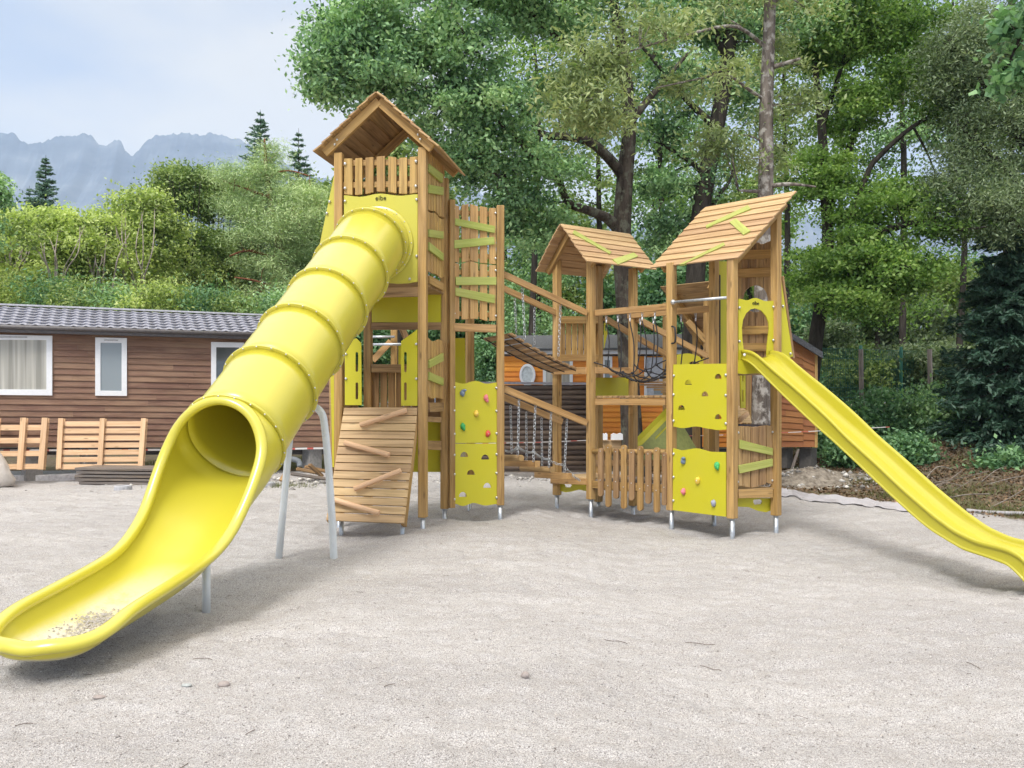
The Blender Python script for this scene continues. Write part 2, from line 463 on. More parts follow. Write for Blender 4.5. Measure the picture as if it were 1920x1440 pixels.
# top railing
m = MB()
top = [(645, 297), (662, 297), (690, 295), (722, 292), (750, 296), (770, 294), (783, 293)]
bot = [(645, 364), (662, 366), (685, 364), (705, 359), (730, 360), (755, 364), (770, 363), (783, 361)]
xs = [(645, 660.6), (665.7, 679), (685, 700), (706, 721.5), (727.5, 743), (748, 763), (768, 783)]
for a, b in xs: pickets(m, PF, [(a, b, interp(top, a), interp(top, b), interp(bot, a), interp(bot, b))], .028, W_POST, .03)
for y in (307, 348): m.beam(PF.at(644, y, -.02), PF.at(784, y - 3, -.02), .045, .07, W_POST)
bolts(m, PF, [(647, 307), (647, 353), (780, 302.5), (779.5, 349)], .04, .021)
m.build('top_railing', T1, .005)
# yellow tube panel
m = MB()
tp = wavy(645, 783, [(645, 366), (675, 369), (712, 363), (750, 367), (783, 364)])
bt = wavy(783, 645, [(645, 545), (700, 535), (745, 531), (783, 528)][::-1]) if False else [(783, 528), (765, 531), (745, 532), (725, 530), (700, 526), (670, 530), (645, 528)]
c0 = (708, 459)
hole = [(c0[0] + 63 * math.cos(2 * math.pi * i / 28), c0[1] + 63 * math.sin(2 * math.pi * i / 28)) for i in range(28)]
m.plate(PF, tp + bt, .016, LIME_PALE, .03, [hole])
bolts(m, PF, [(647, 377), (781, 374), (781, 480), (768, 523), (657, 420)], .04, .018)
tp1 = m.build('tube_panel', T1)
lettering('eibe', PF, 714, 371.5, 10, tp1, off=.034)
# railings behind the platform (rear) and upper yellow board
m = MB(); wave_row(m, PB, 690, 830, 8, .12, [(690, 330), (830, 330)], [(690, 420), (830, 420)], .028, W_POST, 0)
for y in (345, 405): m.beam(PB.at(690, y, .04), PB.at(830, y, .04), .04, .07, W_POST)
m.build('rear_railing', T1, .004)
m = MB(); m.plate(PB, [(697, 550), (828, 550), (828, 606), (697, 606)], .016, LIME, .05)
m.build('yellow_board', T1)
# decks
def deck(parent, pts, z, mat, name='deck', n=9, th=.03):
    m = MB(); a, b, c, d = pts      # a-b front edge, d-c rear edge
    for i in range(n):
        t0, t1 = i / n + .004, (i + 1) / n - .004
        q = [lerp(a, d, t0), lerp(b, c, t0), lerp(b, c, t1), lerp(a, d, t1)]
        m.prism([Vector((v.x, v.y, z)) for v in q], (0, 0, -th), mat, b - a)
    m.build(name, parent, .003, 1)
ins = .0
deck(T1, (FL, FR, BR, BL), 2.935, W_OLD)
deck(T1, (FL, FR, BR, BL), 1.44, W_RAMP)
m = MB()
zb = 2.90 - .085
m.beam(loc1(.05, 0, zb), loc1(W1 - .05, 0, zb), .045, .11, W_OLD); m.beam(loc1(.05, D1, zb), loc1(W1 - .05, D1, zb), .045, .11, W_OLD)
m.beam(PS.at(803, 524, .01), PS.at(829, 538, .01), .045, .10, W_POST)
m.beam(loc1(0, .05, zb), loc1(0, D1 - .05, zb), .045, .11, W_OLD)
m.beam(PB.at(697, 611.5, .03), PB.at(828, 611.5, .03), .06, .095, W_OLD)
m.beam(loc1(.05, 0.03, 1.36), loc1(W1 - .05, .03, 1.36), .045, .10, W_POST)
m.beam(PS.at(803, 764, .01), PS.at(829, 763, .01), .045, .115, W_OLD)
m.beam(loc1(0.05, D1, 1.36), loc1(W1 - .05, D1, 1.36), .045, .10, W_OLD)
m.build_each('deck_beam', T1, .005)
# side face (right) slats with green boards
m = MB()
wave_row(m, PS, 802.5, 834, 6, .2, [(802, 283), (834, 312)], [(802, 392), (810, 396), (816, 394), (824, 405), (834, 408)], .026, W_POST, .015)
wave_row(m, PS, 802.5, 834, 6, .2, [(802, 396), (810, 400), (816, 398), (824, 409), (834, 412)], [(802, 508), (812, 513), (820, 515), (828, 522), (834, 518)], .026, W_POST, .015)
for q in ([(805, 307), (831.5, 327), (830, 343), (805, 321)], [(805, 346), (832, 351), (832, 366), (805, 362)],
          [(805.6, 430), (832, 434), (832, 448), (805.6, 444)], [(806, 454), (832, 475), (832, 489), (806, 469)]):
    m.plate(PS, q, .03, W_GREEN, .048)
m.build('side_slat_wall', T1, .004)
m = MB()
wave_row(m, PS, 802.5, 834, 6, .14, [(802, 632), (810, 640), (816, 641), (822, 636), (834, 641)], [(802, 743), (812, 748), (820, 745), (834, 750)], .026, W_POST, .015)
for q in ([(805.6, 676), (832, 662), (832, 677), (806, 690)], [(805.6, 697), (832, 709), (832, 723), (806, 713)]): m.plate(PS, q, .03, W_GREEN, .048)
m.build('lower_side_slat_wall', T1, .004)
# ladder rungs below the deck, yellow boards behind
m = MB()
for y0, y1 in ((781, 791), (826, 843)): m.plate(PS, [(803, y0), (828, y0 + 1), (828, y1 + 1), (803, y1)], .04, W_OLD, 0)
m.build_each('rung', T1, .004)
m = MB(); m.plate(PB, [(700, 768), (829, 768), (829, 885), (700, 885)], .016, LIME, -.05); m.build('lower_yellow_board', T1)
# doorway wings
for pts, sl in (([(646.6, 759.6), (646.6, 650), (655, 640), (667.7, 634), (677, 643), (678, 759.6)], [(669, 660, 697), (669, 717, 749)]),
                ([(752, 760.7), (752, 639.7), (782.7, 617.5), (782.7, 760.7)], [(760, 660, 698), (760, 717, 751)])):
    m = MB(); m.plate(PF, pts, .016, LIME, .035, [slot(c, a, b, 5) for c, a, b in sl])
    bx = 648.5 if pts[0][0] < 700 else 780.5
    bolts(m, PF, [(bx, 645 if bx > 700 else 664), (bx, 710)], .045, .018); m.build('doorway_wing', T1)
# rear slats seen through the doorway
m = MB()
wave_row(m, PB, 697, 830, 9, .14, [(690, 690), (830, 690)], [(690, 764), (830, 764)], .028, W_OLD, -.03)
m.beam(PB.at(697, 691, .03), PB.at(828, 691, .03), .04, .11, W_OLD)
m.build('doorway_rear_railing', T1, .004)
# ramp
RT0, RT1 = PF.at(645, 764, .03), PF.at(783, 764, .03)
RB0, RB1 = P(611, 976, 166), P(757, 982, 167.5)
rn = (RT1 - RT0).cross(RB0 - RT0).normalized(); rn = rn if rn.y < 0 else -rn
m = MB(); n = 14
rows = [764, 778, 794, 809, 824, 839, 857, 871, 886, 902, 918, 933, 949, 965, 982]
for i in range(14):
    t0 = i / 14 + .004; t1 = (i + 1) / 14 - .004; e = (RND.random() - .5) * .012
    m.prism([lerp(RT0, RB0, t0), lerp(RT1, RB1, t0), lerp(RT1, RB1, t1), lerp(RT0, RB0, t1)], -rn * .03, W_RAMP, RT1 - RT0)
rp = m.build('ramp', T1, .004)
m = MB()
for a, b, e in ((RT0, RB0, .02), (RT1, RB1, -.02)):
    dx = (RT1 - RT0).normalized() * e; m.beam(a + dx - rn * .081, b + dx - rn * .081, .045, .10, W_POST, up=rn)
m.build_each('ramp_stringer', rp, .005)
def on_ramp(x, y, off=.05):
    r = Vector(((x - 960) / F, 1, -(y - HY) / F)); o = Vector((0, 0, CH)); q = RT0 + rn * off
    return o + r * ((q - o).dot(rn) / r.dot(rn))
for a, b in (((675, 797), (763, 769)), ((646, 830), (730, 853)), ((664, 917), (752, 882)), ((623, 936), (711, 962))):
    m = MB(); m.tube([on_ramp(*a), on_ramp(*b)], .031, W_LOG, 14); m.build('climbing_bar', rp, .004)
m = MB()
for x, y0, s in ((755, 975, 165), (640, 968, 163)):
    p = P(x, y0, s); m.tube([(p.x, p.y, .18), (p.x, p.y, -.2)], .027, GALV, 12)
m.build_each('ramp_foot', rp)
# leaning left side wall
lw0, lw1 = loc1(-.05, .08, 4.35), loc1(-.05, D1 - .05, 4.35)
lb0, lb1 = loc1(-.36, .08, 2.95), loc1(-.36, D1 - .05, 2.95)
m = MB()
for i in range(8):
    t0, t1 = i / 8 + .004, (i + 1) / 8 - .004
    m.prism([lerp(lw0, lw1, t0), lerp(lw0, lw1, t1), lerp(lb0, lb1, t1), lerp(lb0, lb1, t0)], -U1 * .028, W_OLD, lb0 - lw0)
m.build('leaning_plank_wall', T1, .003, 1)
m = MB()
m.prism([loc1(-.06, .03, 4.33), loc1(-.05, .03, 2.9), loc1(-.37, .03, 2.9)], V1 * .016, LIME_PALE)
bolts(m, PF, [(618, 378), (613, 400)], -.02, .018)
m.build('side_wing', T1)
m = MB()
m.prism([loc1(-.06, .04, 2.0), loc1(-.05, .04, .72), loc1(-.10, .04, .72), loc1(-.13, .04, 2.0)], V1 * .016, LIME)
m.build('lower_side_wing', T1)
m = MB()
for i in range(5):
    v0 = .06 + i * .19; m.prism([loc1(-.13, v0, 2.0), loc1(-.13, v0 + .18, 2.0), loc1(-.10, v0 + .18, .45), loc1(-.10, v0, .45)], -U1 * .028, W_OLD, (0, 0, 1))
m.build('lower_plank_wall', T1, .003, 1)
# bolts on the right front post
# ---------------------------------------------------------------- climbing tower (narrow)
PL_, PR_ = P2(847, 144.6), P2(938, 141)
BK, BK2 = P2(881, 133), P2(840, 136)
PT = Plane(PL_, PR_)
T2 = thing('climbing_tower', (PL_ + PR_) / 2, 'roofless narrow wooden tower with yellow climbing panels, right of the tallest tower', 'climbing tower')
post(T2, PL_, P(846, 375, 144.6).z, P(846, 952, 144.6).z, PT.d, .075, foot=False)
post(T2, PR_, P(938, 386, 141).z, P(938, 947, 141).z, Vector((1, .12, 0)).normalized(), .1)
post(T2, BK, P(881, 420, 133).z, .12, PT.d, .1)
m = MB()
w5 = [(844.2, 861.3), (866, 878.5), (882, 896.8), (900.3, 914), (918, 930)]
tp = [(844, 381), (850, 382), (861, 387), (870, 383), (880, 382), (888, 383), (897, 387), (905, 386), (914, 389), (923, 391), (931, 390)]
m1 = [(844, 489), (852, 488), (862, 493), (872, 491), (885, 487), (897, 492), (905, 494), (915, 494), (923, 496), (932, 495)]
bt = [(844, 597), (861, 598), (872, 600), (885, 597), (900, 598), (914, 602), (924, 601), (932, 602)]
for a, b in w5:
    pickets(m, PT, [(a, b, interp(tp, a), interp(tp, b), interp(m1, a), interp(m1, b))], .026, W_WARM, .015)
    pickets(m, PT, [(a, b, interp(m1, a) + 2, interp(m1, b) + 2, interp(bt, a), interp(bt, b))], .026, W_WARM, .015)
for y in (398, 478, 510, 588): m.beam(PT.at(846, y, -.035), PT.at(934, y + (4 if y < 550 else 3), -.035), .04, .06, W_POST)
for q in ([(853.4, 409), (928.5, 423.5), (928, 437), (853.4, 422)], [(852, 450), (926.6, 444), (928, 458), (852, 466)],
          [(854.5, 519), (931, 519.4), (931, 534), (855, 534.5)], [(854, 539), (928, 553), (928, 569), (854, 554)]):
    m.plate(PT, q, .028, W_GREEN, .044)
bolts(m, PT, [(851.5, 391), (929, 399.5), (851.5, 461), (929, 484.5), (851.5, 500.6), (929.4, 507), (852, 587.7), (929.6, 592.3)], .022, .018)
m.build('slat_wall', T2, .004)
m = MB(); m.beam(PT.at(850, 614, .02), PT.at(929, 616.5, .02), .045, .1, W_WARM)
m.build_each('deck_beam', T2, .005)
zd = PT.at(890, 607, 0).z
q = [PL_, PR_, PR_ + Vector((.05, .65, 0)), PL_ + Vector((.05, .65, 0))]
deck(T2, q, zd, W_OLD, n=6)
def cpanel(parent, pl, top, bot, holes=(), name='climbing_panel', off=.02, bl=(), mat=None):
    m = MB(); m.plate(pl, top + bot[::-1], .018, mat or LIME, off, holes); bolts(m, pl, bl, off + .006, .019)
    return m.build(name, parent)
ptop = wavy(851, 932, [(851, 716), (868, 719.5), (892, 714), (913, 719.5), (932, 717)])
c1 = cpanel(T2, PT, ptop, [(851, 830.5), (932, 830)], bl=[(851.8, 726.4), (930.5, 727.5), (851.8, 770), (930.8, 770.6), (852, 813.5), (931, 812.5)])
for x, y, mt, sh, lb in ((866.6, 737, H_BLUE, 1, 'blue grey hold'), (910.5, 746, H_PINK, 2, 'pink hold'), (892.5, 775.5, H_YEL, 0, 'yellow hold'), (867, 799, H_GRN, 2, 'green hold'), (914, 813, H_RED, 0, 'red hold')):
    hold(c1, PT, x, y, mt, .044, sh, .02, lb)
pbot = wavy(851, 932, [(851, 944), (868, 949), (888, 943), (910, 948), (932, 945)])
c2 = cpanel(T2, PT, [(851, 832), (932, 831.5)], pbot, [halfmoon(870.5, 852, 15, 9.5), halfmoon(910, 857, 15, 9.5), halfmoon(883, 885.5, 15, 9.5), halfmoon(913.7, 910, 15, 9.5), halfmoon(868, 927, 15, 9.5)],
            bl=[(852, 852.9), (931, 851.7), (852, 889), (931, 887), (852, 936), (931, 933)])
m = MB(); pp = Plane(P2(851, 137), P2(874, 135)); m.plate(pp, [(851, 634), (872, 634), (873, 720), (851, 720)], .016, LIME); m.build('inner_yellow_board', T2)

# ---------------------------------------------------------------- tube slide
def V(*a): return Vector(a)
S_ = thing('tube_slide', (-2.3, 7.2, 0), 'long yellow tube slide running down from the tallest tower, its open mouth at lower left', 'tube slide')
d1 = V(-.166, -.804, -.57).normalized(); R = .405
F1 = V(-1.646, 10.25, 3.36); rings = [F1 + d1 * (.755 * i) for i in range(6)]
F0 = PF.at(706, 458, .035)
def ringpts(c, t, r, n=40, up=V(0, 0, 1)):
    sx = t.cross(up).normalized(); u = sx.cross(t).normalized()
    return [c + (sx * math.sin(2 * math.pi * k / n) - u * math.cos(2 * math.pi * k / n)) * r for k in range(n)]
def sect_mesh(m, sects, mat, closed=True):
    b = len(m.v); n = len(sects[0])
    for s in sects: m.v += s
    for i in range(len(sects) - 1):
        for k in range(n if closed else n - 1):
            k2 = (k + 1) % n; m.face([b + i * n + k, b + i * n + k2, b + (i + 1) * n + k2, b + (i + 1) * n + k], [(0, 0)] * 4, mat, True)
def solidify(o, th, off=0):
    md = o.modifiers.new('solid', 'SOLIDIFY'); md.thickness = th; md.offset = off
n0 = PF.n
segs = [(F0, n0, F1, d1)] + [(rings[i], d1, rings[i + 1], d1) for i in range(5)]
for i, (a, ta, b, tb) in enumerate(segs):
    m = MB()
    K = 6; ss = []
    for k in range(K + 1):
        t = k / K
        if i == 0:
            dd = (b - a).length; p = a * (2 * t ** 3 - 3 * t * t + 1) + ta * dd * (t ** 3 - 2 * t * t + t) + b * (3 * t * t - 2 * t ** 3) + tb * dd * (t ** 3 - t * t)
        else: p = lerp(a, b, t)
        ss.append(ringpts(p, lerp(ta, tb, t).normalized(), R, 48))
    sect_mesh(m, ss, M_SLIDE); o = m.build('tube_section', S_); solidify(o, .008, -1)
def flange(c, t, parent, r0=R + .004, r1=R + .034, nb=20):
    m = MB()
    for dz, e in ((-.009, 0), (.009, 0)):
        pass
    prof = [(-.012, r0 - .006), (-.012, r1 - .004), (-.008, r1), (.008, r1), (.012, r1 - .004), (.012, r0 - .006)]
    sect_mesh(m, [ringpts(c + t * a, t, rr, 56) for a, rr in prof], M_SLIDE)
    for k in range(nb):
        q = ringpts(c, t, (r0 + r1) / 2 + .004, nb)[k]
        m.ball(q + t * .012, .009, BOLT, (1, 1, 1), 6, 4)
    m.build('flange', parent)
flange(F0 + n0 * .012, n0, S_, r1=R + .045)
for c in rings: flange(c, d1, S_)
# mouth: same plastic with grey dust worn into the run-out
tm = NT('yellow_plastic_dusty'); ps_ = tm.pos(); sx_ = tm.n('ShaderNodeSeparateXYZ'); tm.l(ps_, sx_.inputs[0])
nr_ = tm.n('ShaderNodeNewGeometry'); sn_ = tm.n('ShaderNodeSeparateXYZ'); tm.l(nr_.outputs['Normal'], sn_.inputs[0])
mz = tm.ramp(tm.math('ABSOLUTE', sn_.outputs['Z'], 0), [(.72, 0.0), (.92, 1.0)])
lowz = tm.ramp(tm.math('MULTIPLY', sx_.outputs['Z'], 2.0), [(.26, 1.0), (.62, 0.0)])
dn_ = tm.ramp(tm.math('ADD', tm.math('MULTIPLY', tm.noise(tm.mapping(ps_, (2, 1, 1)), 3.2, 6, .7), .7), tm.math('MULTIPLY', tm.noise(ps_, 60, 3, .7), .3)), [(.33, 0.35), (.52, 1.0)])
msk_ = tm.math('MULTIPLY', tm.math('MULTIPLY', mz, lowz), dn_)
tm.set(tm.mix(tm.math('MULTIPLY', msk_, .9), (.57, .505, .038), (.58, .54, .45)), tm.math('ADD', tm.math('MULTIPLY', msk_, .5), .34), .6)
tm.b.inputs['Coat Weight'].default_value = .35; tm.b.inputs['Coat Roughness'].default_value = .25
M_MOUTH = tm.m
FP = [(7.44, .875, -2.225), (7.30, .775, -2.262), (7.14, .665, -2.305), (6.95, .53, -2.36), (6.75, .395, -2.415), (6.55, .29, -2.455), (6.3, .205, -2.49),
      (6.0, .16, -2.52), (5.7, .14, -2.53), (5.4, .12, -2.545), (5.2, .11, -2.555), (5.02, .10, -2.56), (4.90, .097, -2.565), (4.81, .10, -2.567), (4.74, .112, -2.57), (4.69, .13, -2.572), (4.665, .15, -2.574)]
def cr_interp(pts, n):
    res = []
    for i in range(len(pts) - 1):
        p0 = Vector(pts[max(i - 1, 0)]); p1 = Vector(pts[i]); p2 = Vector(pts[i + 1]); p3 = Vector(pts[min(i + 2, len(pts) - 1)])
        for k in range(n):
            t = k / n; res.append(.5 * ((2 * p1) + (p2 - p0) * t + (2 * p0 - 5 * p1 + 4 * p2 - p3) * t * t + (3 * p1 - p0 - 3 * p2 + p3) * t ** 3))
    res.append(Vector(pts[-1])); return res
fl = [Vector((z, y, x)) for y, x, z in []]
floor = cr_interp([(x, y, z) for (y, z, x) in FP], 4)
PHI = [(0, 180), (.03, 156), (.08, 134), (.17, 115), (.30, 100), (.46, 88), (.64, 76), (.84, 66), (1.15, 61), (1.6, 60), (2.4, 58), (2.7, 56)]
FLARE = [(0, 1.0), (.12, 1.07), (.3, 1.10), (.9, 1.10), (1.4, 1.03), (3, 1.0)]
cum = [0]
for i in range(1, len(floor)): cum.append(cum[-1] + (floor[i] - floor[i - 1]).length)
tot = cum[-1]
sects = []; NS = 49
tip0 = tot - .40
for i, p in enumerate(floor):
    t = (floor[min(i + 1, len(floor) - 1)] - floor[max(i - 1, 0)]).normalized()
    if i < 3: t = d1
    if cum[i] > tip0 - .3: t = V(t.x, t.y, t.z * max(0, 1 - (cum[i] - tip0 + .3) / .3)).normalized()
    sx = t.cross(V(0, 0, 1)).normalized(); u = sx.cross(t).normalized()
    ph = math.radians(interp(PHI, cum[i])); k = 1.0; dz = 1
    if cum[i] > tip0:
        q = min(1, (cum[i] - tip0) / (tot - tip0)); k = max(0.0, 1 - q ** 2.7) ** (1 / 2.7); k = max(k, .05)
    s = []
    c = p + u * R
    for j in range(NS):
        a = lerp(-ph, ph, j / (NS - 1))
        # flatter floor towards the run-out
        flat = min(1, max(0, (cum[i] - .9) / .6)) * .55
        hh = (1 - math.cos(a)); hh2 = hh * (1 - flat) + flat * (1 - math.cos(ph)) * (abs(a / ph) ** 4)
        wd = math.sin(a) if abs(a) < math.pi / 2 or ph > 1.6 else math.sin(a)
        drop = 1.0
        if cum[i] > tip0: drop = lerp(1, .35, ((cum[i] - tip0) / (tot - tip0)) ** 1.2)
        wd2 = wd * (1 - flat) + flat * math.sin(ph) * (math.copysign(abs(a / ph) ** .8, a))
        s.append(p + sx * (wd2 * R * k * interp(FLARE, cum[i])) + u * (hh2 * R * drop))
    sects.append(s)
m = MB(); sect_mesh(m, sects, M_MOUTH, closed=False)
mo = m.build('mouth', S_); solidify(mo, .010, 0)
rim = [s[0] for s in sects] + [sects[-1][j] for j in range(4, NS - 4, 4)] + [s[-1] for s in sects[::-1]]
# smooth the rim line and sweep a rounded lip
def resample(pts, n, closed=True):
    q = pts + ([pts[0]] if closed else []); cu = [0]
    for i in range(1, len(q)): cu.append(cu[-1] + (q[i] - q[i - 1]).length)
    res = []; j = 0
    for k in range(n):
        d = cu[-1] * k / (n if closed else n - 1)
        while j < len(q) - 2 and cu[j + 1] < d: j += 1
        t = (d - cu[j]) / max(1e-9, cu[j + 1] - cu[j]); res.append(lerp(q[j], q[j + 1], min(1, t)))
    return res
rim = resample(rim, 220)
for _ in range(16): rim = [(rim[i - 1] + rim[i] * 2 + rim[(i + 1) % len(rim)]) / 4 for i in range(len(rim))]
cen = sum(rim, V(0, 0, 0)) / len(rim)
m = MB(); b = 0; nn = 14
for i, p in enumerate(rim):
    t = (rim[(i + 1) % len(rim)] - rim[i - 1]).normalized()
    ax = V(-.25, -.95, .3) if False else V(-.2, -.75, .62)
    outw = t.cross(V(0, -.55, .83)).normalized(); w2 = t.cross(outw).normalized()
    rr = .045
    for k in range(nn):
        a = 2 * math.pi * k / nn; m.v.append(p + outw * math.cos(a) * rr + w2 * math.sin(a) * rr * .8)
K = len(rim)
for i in range(K):
    for k in range(nn):
        k2 = (k + 1) % nn; i2 = (i + 1) % K
        m.face([i * nn + k, i * nn + k2, i2 * nn + k2, i2 * nn + k], [(0, 0)] * 4, M_SLIDE, True)
m.build('rolled_rim', S_)
# grey supports
q0, q1 = P(627, 1046, 194), P(521, 1048, 194)
hub = rings[4] + V(.05, .12, -.35)
m = MB(); rs_ = cr_interp([(q0.x, q0.y, -.1), (q0.x - .03, q0.y, .5), (q0.x - .09, q0.y + .02, 1.20), (q0.x - .15, q0.y + .05, 1.42), (q0.x - .33, q0.y + .1, 1.50)], 6)
m.tube(rs_, .036, PIPE, 16); m.build('support_leg', S_)
m = MB(); m.tube([(q1.x, q1.y, -.1), (q1.x + .11, q1.y + .02, 1.16)], .034, PIPE, 16); m.build('support_leg', S_)
p = P(387, 1128, 249); m = MB(); m.tube([(p.x, p.y, -.1), (p.x, p.y, .33)], .030, PIPE, 16); m.build('support_leg', S_)
m = MB(); m.tube([(q0.x - .33, q0.y + .1, 1.50), (q1.x + .11, q1.y + .02, 1.16)], .02, PIPE, 10); m.build('support_strap', S_)
# sand left on the run-out
SANDM = simple('loose_sand', (.42, .39, .36), .95, nscale=200, namp=.35)
m = MB(); rr_ = random.Random(5)
def floor_z(y):
    k = min(range(len(floor)), key=lambda i: abs(floor[i].y - y)); return floor[k]
for i in range(650):
    if rr_.random() < .65: x, y = rr_.gauss(-.10, .05), rr_.gauss(5.50, .08)
    else: x, y = rr_.gauss(-.06, .09), rr_.gauss(5.28, .10)
    f_ = floor_z(y); rg_ = rr_.uniform(.003, .008); m.ball((f_.x + .04 + x, y, f_.z + .010 + .6 * (x + .04) ** 2 + rg_ * .4), rg_, SANDM, (1, 1, .5), 5, 3)
sg = m.build('sand_grains', None); tag(sg, 'grey sand grains lying on the run-out of the tube slide', 'sand', kind='stuff')

# ---------------------------------------------------------------- right tower
A_, B_, C_ = P2(1259, 144.8), P2(1373, 154.6), P2(1455, 150.5); D_ = A_ + C_ - B_
AB, BC, DC, AD = Plane(A_, B_), Plane(B_, C_), Plane(D_, C_), Plane(A_, D_)
T3 = thing('play_tower', (A_ + C_) / 2, 'right-hand play tower under a single slope plank roof, with the open slide', 'play tower')
ra3, rb3 = P(1324, 390, 138), P(1495, 360, 152.5)
rc3, rd3 = P(1385, 487, 156.5), P(1215, 503, 141)
# fit one plane
def planefix(a, b, c): return a + c - b
rd3 = ra3 + (rc3 - rb3) * 1.0
for p, zt, zb, sz in ((A_, 3.31, None, .1), (B_, 3.25, None, .1), (C_, 3.95, None, .1), (D_, 3.9, None, .1)):
    zb = CH - ({id(A_): 956.5, id(B_): 972, id(C_): 966.3, id(D_): 953}[id(p)] - HY) / (F / p.y)
    post(T3, p, zt, zb, AB.d, sz)
m = MB(); m.plate(AB, [(1251, 500), (1268, 498), (1268, 955), (1251, 953)], .06, W_POST, -.05)
m = MB(); roof_boards(m, ra3, rb3, rc3, rd3, 10, W_ROOF, ov=.1); roof3 = m.build('roof', T3, .003, 1)
m = MB()
for qd in ([(1323, 422), (1402, 384), (1407.5, 391), (1324, 427)], [(1367, 416), (1379.5, 409), (1407, 432), (1393.5, 440)], [(1272, 496), (1356.5, 454), (1359.5, 459), (1281, 495)]):
    roof_plate(m, ra3, rb3, rc3, rd3, qd, W_GREEN)
m.build('green_roof_board', roof3, .004)
m = MB()
sl = (rd3 - ra3).normalized(); nr = (rb3 - ra3).cross(rd3 - ra3).normalized(); nr = nr if nr.z > 0 else -nr
for t in (.1, .9):
    a = lerp(ra3, rb3, t) + sl * .1 - nr * .06; b = lerp(rd3, rc3, t) - sl * .04 - nr * .06; m.beam(a, b, .05, .1, W_POST, up=nr)
m.build_each('rafter', roof3, .005)
# climbing panels
top = [(1262.4, 683.4), (1362.2, 681.6)]
bt = wavy(1262.4, 1362.2, [(1262.4, 799.7), (1279, 803), (1305, 799.5), (1330, 804), (1346, 806.5), (1362.2, 805.3)])
z7 = lambda x, y: (1200 + x / 5.333, 540 + y / 5.333)
z8 = lambda x, y: (1200 + x / 5.333, 760 + y / 5.333)
hs = [halfmoon(*z7(x, y), 13, 9.4) for x, y in ((483, 942), (780, 882), (648, 1058), (413, 1195), (780, 1286))]
cpanel(T3, AB, top, bt, hs, off=.045, bl=[(1263.5, 704.5), (1263, 740), (1263, 789), (1361, 703), (1361, 741), (1361, 794)])
top = wavy(1261.9, 1361, [(1261.9, 840.6), (1277, 844.4), (1305, 840.6), (1335, 847.2), (1361, 847.8)])
c3 = cpanel(T3, AB, top, [(1261.5, 956.5), (1361, 969)], off=.045, bl=[(1263, 851), (1263, 894.5), (1262.5, 938.5)])
for x, y, mt, sh, lb in ((438, 555, H_BLUE, 1, 'blue grey hold'), (775, 600, H_GRN, 2, 'green hold'), (583, 752, H_YEL, 0, 'yellow hold'), (440, 862, H_PINK, 0, 'pink hold'), (742, 978, H_GREY, 0, 'round grey hold')):
    hold(c3, AB, *z8(x, y), mt, .044, sh, .045, lb)
# yellow slide panel with arch hole
outl = wavy(1384.7, 1451.3, [(1384.7, 560), (1401, 563), (1416, 558.5), (1436, 564.5), (1451.3, 564)])
hole = [z7(x, y) for x, y in ((1155, 203), (1215, 225), (1262, 280), (1288, 345), (1293, 405), (1285, 480), (1272, 600), (1265, 740), (1045, 700), (1035, 600), (1023, 500), (1019, 400), (1030, 320), (1060, 255), (1105, 213))]
m = MB(); m.plate(BC, outl + [(1451.3, 700), (1384.7, 700)], .016, LIME, .01, [hole])
bolts(m, BC, [(1450, 575.5), (1450, 638), (1386.5, 577), (1386.5, 640)], .02, .018)
sp = m.build('slide_panel', T3); lettering('eibe', BC, 1417, 568.5, 7.5, sp, off=.014)
m = MB(); m.plate(BC, [(1384.7, 702), (1451, 702), (1451, 690), (1440, 694), (1432, 697), (1420, 700), (1410, 701)][:2] + [(1451, 700), (1425, 696), (1415, 700), (1400, 701.5), (1384.7, 700.5)][::1][2:] if False else [(1384.7, 701), (1436, 701), (1425, 697), (1412, 700), (1398, 702)], .016, LIME, .02)
# upper deck, deck beams, skirts
zd3 = 1.88
deck(T3, (B_, C_, D_, A_), zd3, W_OLD, n=8)
m = MB()
m.plate(BC, [(1384.5, 676), (1450, 676), (1450, 690), (1425, 692), (1413, 700), (1395, 701.5), (1384.5, 700)], .016, LIME, .045)
m.build('deck_skirt', T3)
# rear leaning plank wall with arch hole
LW = Plane(D_ + DC.n * -.12, C_ + DC.n * -.12)
m = MB()
z6 = lambda x, y: (1200 + x / 5.333, 340 + y / 5.333)
hole = [(1415.6 + 23.5 * math.cos(a), 560 - 25 * math.sin(a)) for a in [2 * math.pi * i / 20 for i in range(20)]]
edge = [1378, 1391, 1404, 1417, 1431, 1446]
def clip_poly(poly, x0, x1):
    def cut(pts, f):
        r = []
        for i in range(len(pts)):
            a, b = pts[i - 1], pts[i]; fa, fb = f(a), f(b)
            if (fa >= 0) != (fb >= 0): t = fa / (fa - fb); r.append((lerp(a[0], b[0], t), lerp(a[1], b[1], t)))
            if fb >= 0: r.append(b)
        return r
    return cut(cut(poly, lambda p: p[0] - x0), lambda p: x1 - p[0])
for i in range(5):
    x0, x1 = edge[i] + .6, edge[i + 1] - .6
    def half(x, sgn):
        dx = (x - 1415.6) / 23.5
        return 560 if abs(dx) >= 1 else 560 + sgn * 25 * math.sqrt(1 - dx * dx)
    xs_ = [lerp(x0, x1, k / 5) for k in range(6)]
    topn = [(x, 455 + (4 if x > 1425 else 0) + ((x - 1415) / 30) ** 2 * -8) for x in xs_]
    if min(abs(x0 - 1415.6), abs(x1 - 1415.6)) < 23:
        m.plate(LW, topn + [(x, half(x, -1)) for x in xs_[::-1]], .028, W_OLD, grain=(0, 0, 1))
        m.plate(LW, [(x, half(x, 1) + .1) for x in xs_] + [(x1, 690), (x0, 690)], .028, W_OLD, grain=(0, 0, 1))
    else: m.plate(LW, topn + [(x1, 690), (x0, 690)], .028, W_OLD, grain=(0, 0, 1))
